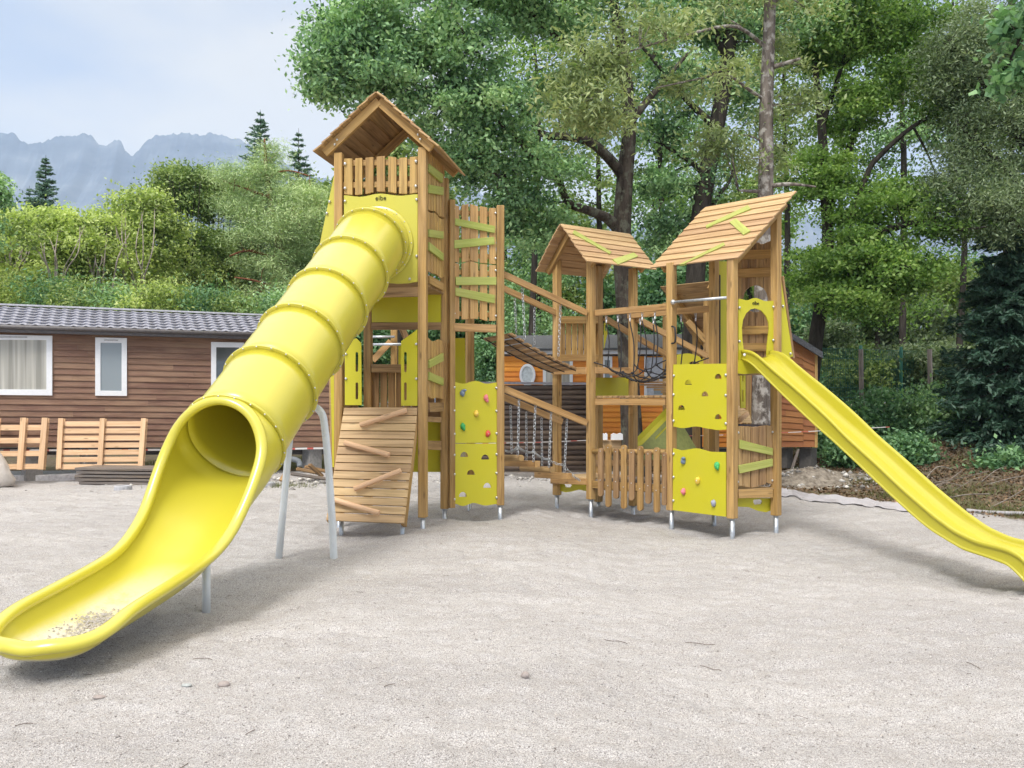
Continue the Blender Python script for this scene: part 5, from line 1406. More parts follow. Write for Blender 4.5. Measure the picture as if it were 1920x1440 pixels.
# small stones mesh (stuff)
def scatter_pebbles(name, pts, rmin, rmax, mats, seed, label, cat):
    rng = np.random.default_rng(seed); n = len(pts)
    base_ = np.array([(1, 0, 0), (-1, 0, 0), (0, 1, 0), (0, -1, 0), (0, 0, 1), (0, 0, -1)], float); tri = np.array([(0, 2, 4), (2, 1, 4), (1, 3, 4), (3, 0, 4), (2, 0, 5), (1, 2, 5), (3, 1, 5), (0, 3, 5)])
    r = rng.uniform(0, 1, n) ** 3 * (rmax - rmin) + rmin; ang = rng.uniform(0, 6.28, n); sc = np.stack([r * rng.uniform(.8, 1.5, n), r, r * rng.uniform(.5, .9, n)], 1)
    b = base_[None] * sc[:, None] * rng.uniform(.75, 1.25, (n, 6, 1)); ca, sa = np.cos(ang)[:, None], np.sin(ang)[:, None]
    vx = b[..., 0] * ca - b[..., 1] * sa; vy = b[..., 0] * sa + b[..., 1] * ca; v = np.stack([vx, vy, b[..., 2]], -1) + pts[:, None]
    q = (tri[None] + 6 * np.arange(n)[:, None, None]).reshape(-1, 3); o = np_mesh(name, v.reshape(-1, 3), q, mats); tag(o, label, cat, kind='stuff'); return o
tp_ = NT('pebble_mix'); tp_.set(tp_.ramp(tp_.isl(), [(0, (.18, .165, .155)), (.35, (.34, .31, .29)), (.7, (.46, .42, .39)), (1, (.70, .67, .64))]), .9)
rng = np.random.default_rng(8); n = 60000
yy = 3.2 * (16 / 3.2) ** rng.uniform(0, 1, n); xx = rng.uniform(-1, 1, n) * (yy * .62 + .5)
scatter_pebbles('gravel_grains', np.stack([xx, yy, gz(xx, yy) + .001], 1), .0018, .0062, [tp_.m], 1, 'coarse grains of grey gravel on the sand', 'gravel')
tr = NT('rubble_mix'); tr.set(tr.ramp(tr.isl(), [(0, (.16, .15, .14)), (.6, (.42, .40, .37)), (1, (.70, .67, .62))]), .9)
pp_ = []
for cx, cy, rx_, n_ in ((5.6, 16.6, .8, 300), (6.4, 15.9, .5, 60), (-.1, 17.2, .8, 110), (-4.2, 16.6, 2.0, 240), (-3.2, 16.2, 1.0, 120)):
    a = np.stack([rng.normal(cx, rx_, n_), rng.normal(cy, rx_ * .45, n_)], 1); hh = .30 * np.exp(-((a[:, 0] - cx) ** 2 / rx_ ** 2 + (a[:, 1] - cy) ** 2 / (rx_ * .5) ** 2)) * (1 if n_ == 300 else .12); pp_.append(np.stack([a[:, 0], a[:, 1], gz(a[:, 0], a[:, 1]) + hh * rng.uniform(.6, 1, n_)], 1))
scatter_pebbles('rubble', np.concatenate(pp_), .012, .07, [tr.m], 2, 'heaps of pale rubble stones at the edge of the yard', 'rubble')
m = MB(); m.v = []; hm = NT('soil_heap'); hm.set(hm.ramp(hm.noise(hm.pos(), 9, 6, .7), [(.35, (.10, .08, .06)), (.6, (.30, .26, .21))]), .95); hm.bump(hm.noise(hm.pos(), 20, 5), .8, .03)
nn_ = 30
for j in range(12):
    for k in range(nn_):
        a = 2 * math.pi * k / nn_; r_ = j / 11; rr2 = r_ * (1 + .15 * math.sin(3 * a)); x_, y_ = 5.6 + math.cos(a) * rr2 * 1.5, 16.6 + math.sin(a) * rr2 * .8
        m.v.append(V(x_, y_, gzf(x_, y_) - .03 + .30 * math.exp(-3.2 * r_ * r_) * (1 + .3 * noise.noise(V(x_ * 4, y_ * 4, 0)))))
for j in range(11):
    for k in range(nn_): k2 = (k + 1) % nn_; m.face([j * nn_ + k, (j + 1) * nn_ + k, (j + 1) * nn_ + k2, j * nn_ + k2], [(0, 0)] * 4, hm.m, True)
o = m.build('soil_heap'); tag(o, 'low heap of soil and rubble beside the reddish cabin', 'soil heap')

# --- green mesh fence behind the wood strip
GF = thing('mesh_fence', P(1680, 760, 68), 'green wire mesh fence running between the bushes right of the reddish cabin', 'fence')
GW = simple('green_wire', (.06, .22, .17), .5); MF = Plane(P2(1530, 76), P2(1960, 66)); m = MB()
a, b = MF.at(1534, 684), MF.at(1960, 672); zt_ = 2.85; zb_ = .9; nv_ = 150
for i in range(nv_ + 1):
    p_ = lerp(a, b, i / nv_); m.tube([V(p_.x, p_.y, zb_), V(p_.x, p_.y, zt_)], .006, GW, 3, False)
for z_ in np.linspace(zb_, zt_, 9): m.tube([V(a.x, a.y, z_), V(b.x, b.y, z_)], .007, GW, 3, False)
m.build('wire_mesh', GF)
for i in range(7):
    p_ = lerp(a, b, i / 6); m = MB(); m.beam((p_.x, p_.y, .3), (p_.x, p_.y, 2.95), .06, .06, GW); m.build('fence_post', GF)
for x, w_, yt, yb, s, lb in ((1614, 7, 655, 758, 78, 'old wooden post standing before the green mesh fence, nearest the reddish cabin'), (1743, 9, 655, 745, 78, 'old wooden post before the green mesh fence, nearest the dark conifer')):
    p_ = P2(x, s); m = MB(); m.tube([(p_.x, p_.y, .2), (p_.x + .02, p_.y, 1.5), (p_.x, p_.y, P(x, yt, s).z)], .055, W_GREY, 10); o = m.build('wooden_post', None); tag(o, lb, 'post', 'wooden posts at the mesh fence')
# =================================================================== VEGETATION
def leafmat(name, dark, mid, light, trans=.28, rough=.5, spec=.35):
    t = NT(name); isl = t.isl(); n = t.noise(t.pos(), .9, 3, .6)
    ca = t.n('ShaderNodeAttribute'); ca.attribute_name = 'clump'
    f = t.math('ADD', t.math('MULTIPLY', isl, .35), t.math('ADD', t.math('MULTIPLY', n, .22), t.math('MULTIPLY', ca.outputs['Fac'], .5)))
    c = t.ramp(f, [(.2, dark), (.5, mid), (.85, light)])
    t.set(c, rough, spec)
    tr = t.n('ShaderNodeBsdfTranslucent'); ct = t.mix(1.0, c, (1.08, 1.18, .62), 'MULTIPLY'); t.l(ct, tr.inputs['Color'])
    ms = t.n('ShaderNodeMixShader'); ms.inputs[0].default_value = trans
    t.l(t.b.outputs[0], ms.inputs[1]); t.l(tr.outputs[0], ms.inputs[2]); t.l(ms.outputs[0], t.out.inputs[0]); return t.m
L_OAK = leafmat('oak_leaf', (0.062, 0.133, 0.070), (0.258, 0.444, 0.206), (0.515, 0.702, 0.352))
L_ASH = leafmat('ash_leaf', (0.144, 0.204, 0.084), (0.276, 0.348, 0.144), (0.456, 0.516, 0.240))
L_MAPLE = leafmat('maple_leaf', (0.069, 0.144, 0.040), (0.196, 0.333, 0.086), (0.391, 0.540, 0.161), .48)
L_BRIGHT = leafmat('bright_leaf', (0.088, 0.160, 0.050), (0.242, 0.341, 0.110), (0.440, 0.528, 0.198), .35)
L_OLIVE = leafmat('sumac_leaf', (0.105, 0.158, 0.053), (0.426, 0.532, 0.168), (0.685, 0.761, 0.304), .4)
L_WILLOW = leafmat('grey_green_leaf', (.085, .13, .07), (.19, .26, .14), (.36, .44, .26), .35)
L_DARK = leafmat('dark_leaf', (0.057, 0.141, 0.067), (0.133, 0.266, 0.124), (0.266, 0.455, 0.209), .3)
L_SPRUCE = leafmat('spruce_needle', (0.024, 0.059, 0.040), (0.051, 0.110, 0.070), (0.090, 0.169, 0.110), .1)
L_FIR = leafmat('fir_needle', (0.064, 0.134, 0.090), (0.126, 0.226, 0.154), (0.216, 0.342, 0.234), .1)
L_PINE = leafmat('pine_needle', (0.233, 0.343, 0.157), (0.438, 0.577, 0.265), (0.718, 0.842, 0.438), .15)
def barkmat(name, a, b, c=None, sc=1, bump=.9):
    t = NT(name); o = t.obj(); n = t.noise(t.mapping(o, (9 * sc, 9 * sc, 1.6 * sc)), 1, 6, .7, .4); col = t.ramp(n, [(.35, a), (.65, b)])
    if c: col = t.mix(t.ramp(t.noise(t.mapping(o, (1, 1, .8), (3, 1, 2)), 7, 5, .65), [(.50, 0.0), (.60, 1.0)]), col, c)
    t.set(col, .9, .15); t.bump(n, bump, .03); return t.m
B_OAK = barkmat('oak_bark', (.022, .018, .015), (.10, .08, .065), (.12, .12, .09))
B_PALE = barkmat('pale_bark', (.07, .058, .05), (.23, .195, .165), (.38, .355, .32), 1.2)
B_DARK = barkmat('dark_bark', (.018, .016, .014), (.07, .06, .05))
B_RED = barkmat('red_pine_bark', (.14, .05, .03), (.33, .14, .08))
B_GREY = barkmat('grey_twig_bark', (.15, .125, .105), (.36, .32, .28))

def leaf_quads(cen, size, rng, aspect=.55, zb=.6, dirs=None):
    n = len(cen); nr = rng.normal(size=(n, 3)); nr[:, 2] = np.abs(nr[:, 2]) * .6 + zb * .6; nr /= np.linalg.norm(nr, axis=1)[:, None]
    if dirs is None: d = rng.normal(size=(n, 3)); d[:, 2] -= .35
    else: d = dirs + rng.normal(size=(n, 3)) * .45
    d -= nr * np.sum(d * nr, 1)[:, None]; d /= (np.linalg.norm(d, axis=1)[:, None] + 1e-9)
    s = np.cross(nr, d); L_ = (size * rng.uniform(.6, 1.35, n))[:, None]; w_ = L_ * aspect * .5
    a = cen - d * L_ * .5; c = cen + d * L_ * .5; b = cen + s * w_ + d * L_ * .08 + nr * L_ * .06; e = cen - s * w_ + d * L_ * .08 + nr * L_ * .06
    v = np.stack([a, b, c, e], 1).reshape(-1, 3); q = np.arange(4 * n).reshape(n, 4); return v, q
def dense(pl, step=.25):
    r = []
    for (a, ra), (b, rb) in zip(pl, pl[1:]):
        n = max(1, int((b - a).length / step))
        for i in range(n): r.append((lerp(a, b, i / n), lerp(ra, rb, i / n)))
    r.append(pl[-1]); return r
def smooth_path(pl, n=4):
    pts = cr_interp([p for p, r in pl], n); rs = []
    for i in range(len(pl) - 1):
        for k in range(n): rs.append(lerp(pl[i][1], pl[i + 1][1], k / n))
    rs.append(pl[-1][1]); return list(zip(pts, rs))
def tree(name, label, base, trunk, limbs, blobs, lmat, bmat, size=.10, per=220, cr=.42, seed=1, group='trees around the playground', cat='tree', aspect=.55, twig_every=1, droop=0, flat=.6, dens=1.0):
    rng = np.random.default_rng(seed); rs = random.Random(seed)
    T = thing(name, base, label, cat, group)
    nodes = []; m = MB(); rootv = Vector(base)
    tr = smooth_path(trunk); m.tube([p for p, r in tr], [r for p, r in tr], bmat, 14)
    for i in range(1): pass
    tn = dense(tr, .3); m.build('trunk', T)
    nodes += [(p, r) for p, r in tn[len(tn) // 4:]]
    lm = MB(); have = False
    for lb in limbs:
        sp = smooth_path(lb); lm.tube([p for p, r in sp], [r for p, r in sp], bmat, 9); nodes += dense(sp, .25); have = True
    cents = []; tot = 0
    for (c, rx, ry, rz, n) in blobs:
        n = int(n * dens); k = 0
        while k < n:
            d = rng.normal(size=3); d /= np.linalg.norm(d); r_ = rng.uniform(0, 1) ** (1 / 2.2)
            p = Vector((c.x + d[0] * rx * r_, c.y + d[1] * ry * r_, c.z + d[2] * rz * r_)); cents.append(p); k += 1
    # secondary limbs towards far clusters
    npx = np.array([tuple(p) for p, r in nodes]); nr_ = [r for p, r in nodes]
    order = sorted(range(len(cents)), key=lambda i: float(np.min(np.sum((npx - np.array(cents[i])) ** 2, 1))))
    for oi, i in enumerate(order):
        c = cents[i]; dd = np.sum((npx - np.array(c)) ** 2, 1) + np.maximum(0, npx[:, 2] - c.z) * .8; j = int(np.argmin(dd)); a = Vector(npx[j]); L_ = (c - a).length
        if L_ < .15: continue
        r0 = min(nr_[j] * .7, .012 + L_ * .011)
        md_ = lerp(a, c, .5) + Vector((rs.uniform(-.1, .1), rs.uniform(-.1, .1), rs.uniform(-.02, .12))) * L_
        pts = cr_interp([a, md_, c], 3); rr2 = [lerp(r0, .005, k / (len(pts) - 1)) for k in range(len(pts))]
        lm.tube(pts, rr2, bmat, 5, False)
        if L_ > .5 and oi % 2 == 0: npx = np.vstack([npx, np.array([tuple(p) for p in pts[2:]])]); nr_ += rr2[2:]
    lm.build('limbs', T)
    cs = np.array([tuple(c) for c in cents]); n = len(cs)
    cnt = np.maximum(20, (per * rng.uniform(.45, 1.5, n))).astype(int); idx = np.repeat(np.arange(n), cnt)
    sc = cr * rng.uniform(.6, 1.25, n)[idx][:, None]
    off = rng.normal(size=(len(idx), 3)) * np.array([1, 1, flat]) * sc * .55
    far_ = rng.uniform(0, 1, len(idx)) < .12; off[far_] *= 1.5
    off[:, 2] -= np.abs(off[:, 0] * 0) + droop * np.linalg.norm(off[:, :2], axis=1)
    v, q = leaf_quads(cs[idx] + off, size, rng, aspect); v = v - np.array(rootv)[None]
    o = np_mesh('crown', v, q, [lmat], None, T)
    ck = np.clip(rng.normal(.45, .3, n), 0, 1)[idx].astype(np.float32); ca = o.data.attributes.new('clump', 'FLOAT', 'FACE'); ca.data.foreach_set('value', ck); return T
def conifer(name, label, x, s, ytop, ybase, rpx, mat, bmat, seed, nwh=26, needle=.07, droop=.25, dens=1.0, group='conifers'):
    rng = np.random.default_rng(seed); b = P2(x, s); z0 = gzf(b.x, b.y); top = CH - (ytop - HY) / s; zb = CH - (ybase - HY) / s; R_ = rpx / s
    T = thing(name, (b.x, b.y, z0), label, 'tree', group); m = MB(); m.tube([(b.x, b.y, z0 - .1), (b.x, b.y, lerp(z0, top, .5)), (b.x, b.y, top)], [.02 * (top - z0) * .6 + .03, .012 * (top - z0) * .6 + .02, .006], bmat, 10); m.build('trunk', T)
    bm = MB(); cs = []; ds = []
    for i in range(nwh):
        t_ = (i + rng.uniform(-.3, .3)) / nwh; z_ = lerp(zb, top, min(.995, max(0, t_))); rad = R_ * (1 - max(0, t_)) ** .85 + .04
        for k in range(int(6 + 3 * (1 - t_))):
            a = rng.uniform(0, 6.283); l = rad * rng.uniform(.65, 1.12); dv = Vector((math.cos(a), math.sin(a), 0))
            p0 = V(b.x, b.y, z_); p1 = p0 + dv * l * .5 + V(0, 0, -droop * l * .25); p2 = p0 + dv * l + V(0, 0, -droop * l * .5 + .12 * l)
            bm.tube([p0, p1, p2], [.008 + .010 * l, .006 + .004 * l, .003], bmat, 4, False)
            n = int(dens * l * 150 / max(.6, needle / .07)) + 8
            u = rng.uniform(.12, 1.03, n); side = rng.normal(size=n) * .16 * l * (1.1 - u * .7) + rng.normal(size=n) * .02
            sv = Vector((-dv.y, dv.x, 0)); pts = np.array(p0)[None] + np.where(u[:, None] < .5, (np.array(p1) - np.array(p0))[None] * (u * 2)[:, None], (np.array(p1) - np.array(p0))[None] + (np.array(p2) - np.array(p1))[None] * (u * 2 - 1)[:, None])
            pts = pts + side[:, None] * np.array(sv)[None]; pts[:, 2] += -np.abs(side) * droop * 1.3 + rng.normal(size=n) * .03 * l
            cs.append(pts); ds.append(np.tile(np.array(dv), (n, 1)) + np.sign(side)[:, None] * np.array(sv)[None] * .7)
    bm.build('branches', T); cs = np.concatenate(cs); ds = np.concatenate(ds)
    v, q = leaf_quads(cs, needle, rng, .28, .5, ds); v -= np.array([b.x, b.y, z0])[None]; o = np_mesh('crown', v, q, [mat], None, T); ca = o.data.attributes.new('clump', 'FLOAT', 'FACE'); ca.data.foreach_set('value', np.full(len(q), .45, np.float32)); return T
def E(x, y, s, rx, ry, n, depth=None):
    c = P(x, y, s); return (c, rx / s, (depth if depth else rx / s * .8), ry / s, n)
def path(*pts): return [(P(x, y, s), r) for x, y, s, r in pts]

# ---- big oak behind the middle tower
b = P2(1190, 96)
tree('oak_tree', 'large spreading oak behind the middle tower, its crown reaching over the tallest tower', (b.x, b.y, 0),
     path((1190, 910, 96, .24), (1182, 760, 96, .20), (1172, 560, 96, .185), (1166, 440, 96, .18), (1172, 330, 96, .16), (1180, 230, 97, .13), (1168, 100, 98, .11), (1150, 0, 98, .09), (1130, -160, 98, .05)),
     [path((1168, 330, 96, .12), (1150, 306, 97, .105), (1109, 268, 99, .09), (1065, 256, 101, .08), (1015, 250, 103, .065), (977, 197, 105, .05), (925, 180, 107, .035), (860, 175, 108, .02)),
      path((1156, 425, 96, .12), (1136, 408, 97, .10), (1101, 394, 99, .085), (1065, 379, 101, .07), (1043, 328, 103, .06), (1005, 300, 104, .05), (950, 240, 107, .04), (868, 185, 109, .03), (740, 150, 112, .02)),
      path((1170, 150, 98, .09), (1110, 110, 100, .07), (1050, 73, 103, .055), (1000, 30, 105, .04), (960, -20, 107, .03)),
      path((977, 197, 105, .045), (926, 140, 107, .035), (890, 91, 109, .03), (853, 40, 110, .02), (800, 0, 112, .015)),
      path((1015, 250, 103, .05), (950, 330, 105, .035), (900, 300, 108, .02)),
      path((1180, 230, 97, .09), (1230, 170, 96, .06), (1290, 100, 95, .03))],
     [E(680, 70, 112, 110, 85, 52), E(630, 130, 113, 62, 55, 18), E(700, 160, 112, 120, 60, 40), E(830, 90, 109, 110, 70, 44), E(880, 210, 107, 120, 65, 50), E(960, 320, 104, 120, 75, 42), E(870, 280, 107, 70, 50, 20),
      E(1010, 20, 104, 130, 60, 34), E(1050, 180, 100, 60, 45, 10), E(980, 420, 101, 90, 50, 22), E(1080, -20, 100, 160, 60, 30), E(900, -40, 108, 240, 50, 60), E(1100, 250, 97, 40, 50, 5)],
     L_OAK, B_OAK, .09, 185, .35, 11, dens=1.12, flat=.5)
# ---- tree with the pale trunk behind the right tower (light pinnate foliage)
b = P2(1428, 112)
tree('walnut_tree', 'tree with straight pale mottled trunk right behind the right-hand tower', (b.x, b.y, 0),
     path((1426, 900, 112, .175), (1429, 700, 112, .165), (1432, 500, 112, .15), (1436, 340, 112, .125), (1437, 200, 112, .115), (1442, 60, 113, .10), (1446, -60, 113, .09), (1450, -200, 113, .07)),
     [path((1437, 190, 112, .035), (1400, 165, 114, .028), (1360, 140, 118, .02), (1300, 150, 122, .014), (1230, 165, 126, .008)),
      path((1437, 90, 112, .035), (1380, 50, 116, .028), (1300, 62, 122, .02), (1200, 90, 128, .014), (1110, 120, 130, .008)),
      path((1436, 130, 112, .05), (1475, 118, 114, .035), (1500, 110, 116, .02)), path((1436, 350, 112, .045), (1480, 345, 114, .03), (1530, 350, 116, .012)),
      path((1434, 360, 112, .04), (1400, 358, 113, .025), (1384, 357, 114, .015)), path((1440, 10, 112, .05), (1500, -30, 110, .03))],
     [E(1110, 205, 130, 75, 45, 18, .6), E(1060, 165, 130, 50, 35, 8, .4), E(1130, 95, 130, 85, 50, 16, .8), E(1230, 40, 127, 80, 45, 9), E(1320, 160, 120, 80, 40, 6), E(1440, -10, 112, 120, 50, 14), E(1448, 90, 109, 40, 40, 5, .4), E(1425, 230, 109, 30, 40, 3, .3), E(1455, 300, 109, 40, 30, 4, .3), E(1360, 270, 114, 60, 50, 6), E(1500, 180, 112, 40, 80, 7), E(1330, 260, 116, 60, 30, 4)],
     L_ASH, B_PALE, .11, 130, .36, 12, aspect=.30, droop=.25)
# ---- dark leaning trunk
b = P2(1300, 92)
tree('ash_tree', 'tree with dark leaning trunk between the oak and the pale trunked tree', (b.x, b.y, 0),
     path((1296, 900, 92, .22), (1300, 600, 92, .2), (1312, 420, 92, .19), (1325, 330, 92, .18), (1345, 230, 92, .16), (1362, 130, 92, .15), (1372, 20, 92, .13), (1380, -140, 92, .08)),
     [path((1345, 240, 92, .09), (1290, 190, 93, .06), (1240, 130, 94, .04), (1180, 60, 95, .02)), path((1325, 330, 92, .08), (1290, 300, 92, .05), (1240, 270, 92, .03)),
      path((1362, 110, 92, .09), (1330, 40, 92, .06), (1290, -20, 92, .03)), path((1312, 420, 92, .07), (1345, 370, 90, .045), (1372, 330, 88, .03), (1376, 270, 88, .02))],
     [E(1250, 250, 92, 70, 50, 11), E(1250, 130, 93, 70, 60, 14), E(1300, 30, 92, 120, 60, 30), E(1390, 60, 90, 80, 80, 20), E(1260, 350, 92, 80, 45, 12), E(1490, 20, 90, 120, 60, 22), E(1260, 440, 91, 80, 50, 16), E(1380, 190, 88, 60, 70, 12)],
     L_OAK, B_DARK, .095, 190, .38, 13, dens=1.2, flat=.5)
# ---- maple on the right
b = P2(1530, 88)
tree('maple_tree', 'wide maple with several dark rising stems right of the right-hand tower', (b.x, b.y, .6),
     path((1515, 860, 88, .17), (1520, 740, 88, .16), (1532, 620, 88, .15), (1548, 520, 88, .14), (1552, 430, 88, .12), (1546, 330, 88, .12), (1540, 230, 88, .09), (1528, 120, 88, .06), (1520, -40, 88, .03)),
     [path((1540, 560, 88, .14), (1575, 490, 89, .12), (1620, 452, 91, .10), (1680, 425, 94, .075), (1740, 418, 96, .055), (1800, 430, 98, .035), (1850, 425, 100, .015)),
      path((1552, 400, 88, .10), (1585, 300, 88, .08), (1610, 235, 87, .065), (1646, 175, 86, .045), (1694, 124, 85, .025), (1740, 80, 85, .015)),
      path((1575, 480, 89, .08), (1625, 330, 90, .06), (1650, 292, 90, .055), (1712, 237, 91, .045), (1781, 200, 92, .03), (1850, 170, 93, .015)),
      path((1540, 240, 88, .07), (1570, 150, 88, .045), (1600, 60, 88, .03)), path((1620, 452, 91, .06), (1660, 400, 91, .04), (1710, 385, 92, .03), (1760, 360, 92, .02)),
      path((1530, 600, 88, .08), (1590, 540, 92, .06), (1640, 518, 95, .05), (1700, 500, 98, .03)),
      path((1712, 237, 91, .03), (1740, 290, 91, .02), (1755, 330, 91, .01))],
     [E(1560, 60, 88, 110, 70, 36), E(1680, 60, 88, 110, 70, 34), E(1600, 200, 88, 80, 70, 20), E(1540, 330, 88, 70, 50, 18), E(1660, 380, 91, 110, 40, 22), E(1600, 480, 92, 100, 45, 26), E(1700, 500, 95, 90, 45, 22), E(1720, 150, 90, 90, 50, 18),
      E(1540, 520, 88, 60, 70, 16), E(1620, 560, 94, 90, 35, 18), E(1560, -40, 88, 200, 50, 40), E(1760, 420, 95, 60, 40, 10), E(1800, 170, 93, 60, 70, 14)],
     L_MAPLE, B_DARK, .09, 210, .40, 14, dens=1.5, flat=.4)
# ---- grey-green tree at the right edge
b = P2(1950, 95)
tree('willow_tree', 'grey-green tree with fine leaves filling the top right corner above the dark conifer', (b.x, b.y, .5),
     path((1960, 860, 95, .2), (1950, 500, 95, .16), (1930, 250, 95, .11), (1900, 60, 95, .06), (1890, -100, 95, .03)),
     [path((1945, 400, 95, .09), (1870, 300, 96, .05), (1790, 230, 97, .02)), path((1935, 300, 95, .08), (1860, 180, 96, .05), (1780, 80, 97, .02)), path((1940, 450, 95, .08), (1860, 390, 97, .04), (1790, 370, 98, .02))],
     [E(1860, 230, 95, 100, 90, 44), E(1800, 330, 96, 70, 80, 24), E(1880, 80, 95, 100, 90, 44), E(1780, 120, 96, 60, 90, 22), E(1860, 380, 97, 90, 60, 26), E(1940, 300, 95, 60, 160, 24)],
     L_WILLOW, B_DARK, .085, 260, .42, 15, dens=1.25, aspect=.32, droop=.3)
# near branch top right with larger leaves
b = P2(2320, 230)
tree('oak_tree', 'near tree whose branch with big leaves hangs into the top right corner', (b.x, b.y, 0), path((2320, 1100, 230, .16), (2310, 500, 230, .13), (2300, 0, 230, .10), (2290, -300, 230, .05)),
     [path((2300, 60, 230, .05), (2130, -20, 230, .04), (1990, -20, 230, .025), (1930, 40, 230, .015), (1895, 110, 230, .008))], [E(1905, 60, 230, 34, 55, 14, .3), E(1935, 20, 230, 50, 50, 12, .3), E(1885, 140, 230, 22, 28, 6, .15), E(1930, 140, 230, 20, 30, 5, .15)], L_DARK, B_DARK, .085, 26, .16, 16, aspect=.7)
# dark conifer at right
conifer('spruce_tree', 'tall very dark spruce with drooping boughs at the right picture edge', 1892, 92, 300, 880, 165, L_SPRUCE, B_DARK, 21, 48, .16, .6, 2.6)
conifer('spruce_tree', 'second very dark spruce just beyond the right picture edge, its boughs reaching in', 2075, 100, 250, 900, 190, L_SPRUCE, B_DARK, 22, 40, .16, .6, 2.0)
# ---- background broadleaf trees between and behind the trunks
bgs = [(600, 48, 380, 640, 'L_BRIGHT', 46), (700, 50, 420, 760, 'L_DARK', 55), (790, 47, 380, 760, 'L_MAPLE', 56), (640, 54, 520, 790, 'L_DARK', 57), (745, 62, 235, 520, 'L_BRIGHT', 58), (960, 40, 330, 700, 'L_MAPLE', 41), (1060, 46, 380, 720, 'L_BRIGHT', 42), (1230, 44, 300, 690, 'L_OAK', 43), (1330, 50, 400, 720, 'L_MAPLE', 44), (1440, 42, 330, 700, 'L_MAPLE', 45), (1580, 50, 480, 760, 'L_BRIGHT', 47), (1690, 54, 520, 760, 'L_WILLOW', 48), (1790, 50, 470, 760, 'L_BRIGHT', 49), (1490, 58, 560, 780, 'L_DARK', 50), (1900, 44, 300, 760, 'L_DARK', 51), (880, 52, 480, 760, 'L_DARK', 52), (1150, 56, 520, 780, 'L_DARK', 53), (1270, 60, 470, 700, 'L_DARK', 54)]
canopy = [(1010, 62, -40, 420, 'L_MAPLE', 201), (1120, 58, -80, 460, 'L_BRIGHT', 202), (1230, 60, -60, 420, 'L_MAPLE', 203), (1340, 56, -90, 480, 'L_OAK', 204), (1470, 60, -60, 460, 'L_BRIGHT', 205), (1580, 58, -90, 460, 'L_MAPLE', 206), (1690, 62, -60, 330, 'L_OAK', 207), (1800, 58, -80, 470, 'L_WILLOW', 208), (1900, 60, -80, 500, 'L_MAPLE', 209), (1640, 56, 400, 640, 'L_MAPLE', 210), (1400, 58, 300, 620, 'L_BRIGHT', 211), (1010, 58, 420, 720, 'L_OAK', 212)]
cwhere = {201: 'high above the narrow climbing tower', 202: 'high above the hanging bridge', 203: 'high above the middle tower roof', 204: 'high between the leaning trunk and the pale trunk', 205: 'high just right of the pale trunk', 206: 'high above the maple stems', 207: 'high left of the grey-green tree', 208: 'high in the top right corner', 209: 'high at the right picture edge', 210: 'low behind the maple fork', 211: 'behind the right tower roof', 212: 'between the climbing tower and the oak trunk'}
desc = {'L_BRIGHT': 'bright yellow-green tree', 'L_MAPLE': 'fresh green tree', 'L_OAK': 'blue-green tree', 'L_WILLOW': 'grey-green bushy tree', 'L_DARK': 'dark green tree'}
where = {58: 'behind the top railing of the tallest tower', 55: 'seen through the doorway of the tallest tower', 56: 'behind the right side of the tallest tower', 57: 'low behind the legs of the tallest tower', 46: 'far behind the tallest tower, left of it', 41: 'in the distance between the tallest and the middle tower', 42: 'in the distance left of the big oak trunk', 43: 'in the distance right of the big oak trunk', 44: 'in the distance behind the leaning dark trunk', 45: 'in the distance above the right-hand tower roof', 47: 'behind the reddish cabin and the mesh fence', 48: 'behind the mesh fence between the two wooden posts', 49: 'behind the mesh fence next to the dark spruce', 50: 'low behind the roof of the reddish cabin', 51: 'in the distance behind the dark spruce', 52: 'low between the tallest tower and the orange cabin', 53: 'behind the orange cabin and the middle tower', 54: 'behind the orange cabin left of the right-hand tower'}
for x, s, yt, yb, mt, sd_ in bgs:
    rx = (yb - yt) * .33; b = P2(x, s); hb = gzf(b.x, b.y); rs = random.Random(sd_)
    tree('background_tree', '%s %s' % (desc[mt], where[sd_]), (b.x, b.y, hb), path((x, HY + (CH - hb) * s, s, .16), (x + rs.uniform(-10, 10), yb - 60, s, .12), (x + rs.uniform(-20, 20), (yt + yb) / 2, s, .08), (x + rs.uniform(-20, 20), yt + 30, s, .03)), [],
         [E(x, yt + 70, s, rx * .7, 65, 26), E(x - rx * .45, (yt + yb) / 2, s, rx * .75, 75, 30), E(x + rx * .45, (yt + yb) / 2 + 10, s, rx * .75, 75, 30), E(x, yb - 70, s, rx, 70, 34)],
         globals()[mt], B_DARK, .17, 150, .62, sd_, group='trees in the distance')
for x, s, yt, yb, mt, sd_ in canopy:
    b = P2(x, s); hb = gzf(b.x, b.y); rs = random.Random(sd_); rx = 75; hy_ = (yb - yt) / 2; ym = (yt + yb) / 2
    tree('canopy_tree', '%s %s' % ({'L_BRIGHT': 'sunny yellow-green crown', 'L_MAPLE': 'fresh green crown', 'L_OAK': 'blue-green crown', 'L_WILLOW': 'grey-green crown'}[mt], cwhere[sd_]), (b.x, b.y, hb), path((x + rs.uniform(-25, 25), HY + (CH - hb) * s, s, .11), (x + rs.uniform(-15, 15), yb, s, .09), (x, ym, s, .06), (x + rs.uniform(-20, 20), yt + 30, s, .02)), [],
         [E(x, ym - hy_ * .55, s, rx, hy_ * .5, 26, 1.8), E(x - 25, ym, s, rx * 1.1, hy_ * .5, 28, 1.8), E(x + 25, ym + hy_ * .5, s, rx * 1.1, hy_ * .5, 28, 1.8)], globals()[mt], B_DARK, .13, 150, .62, sd_, group='tall trees behind the playground', flat=.45, dens=.62)
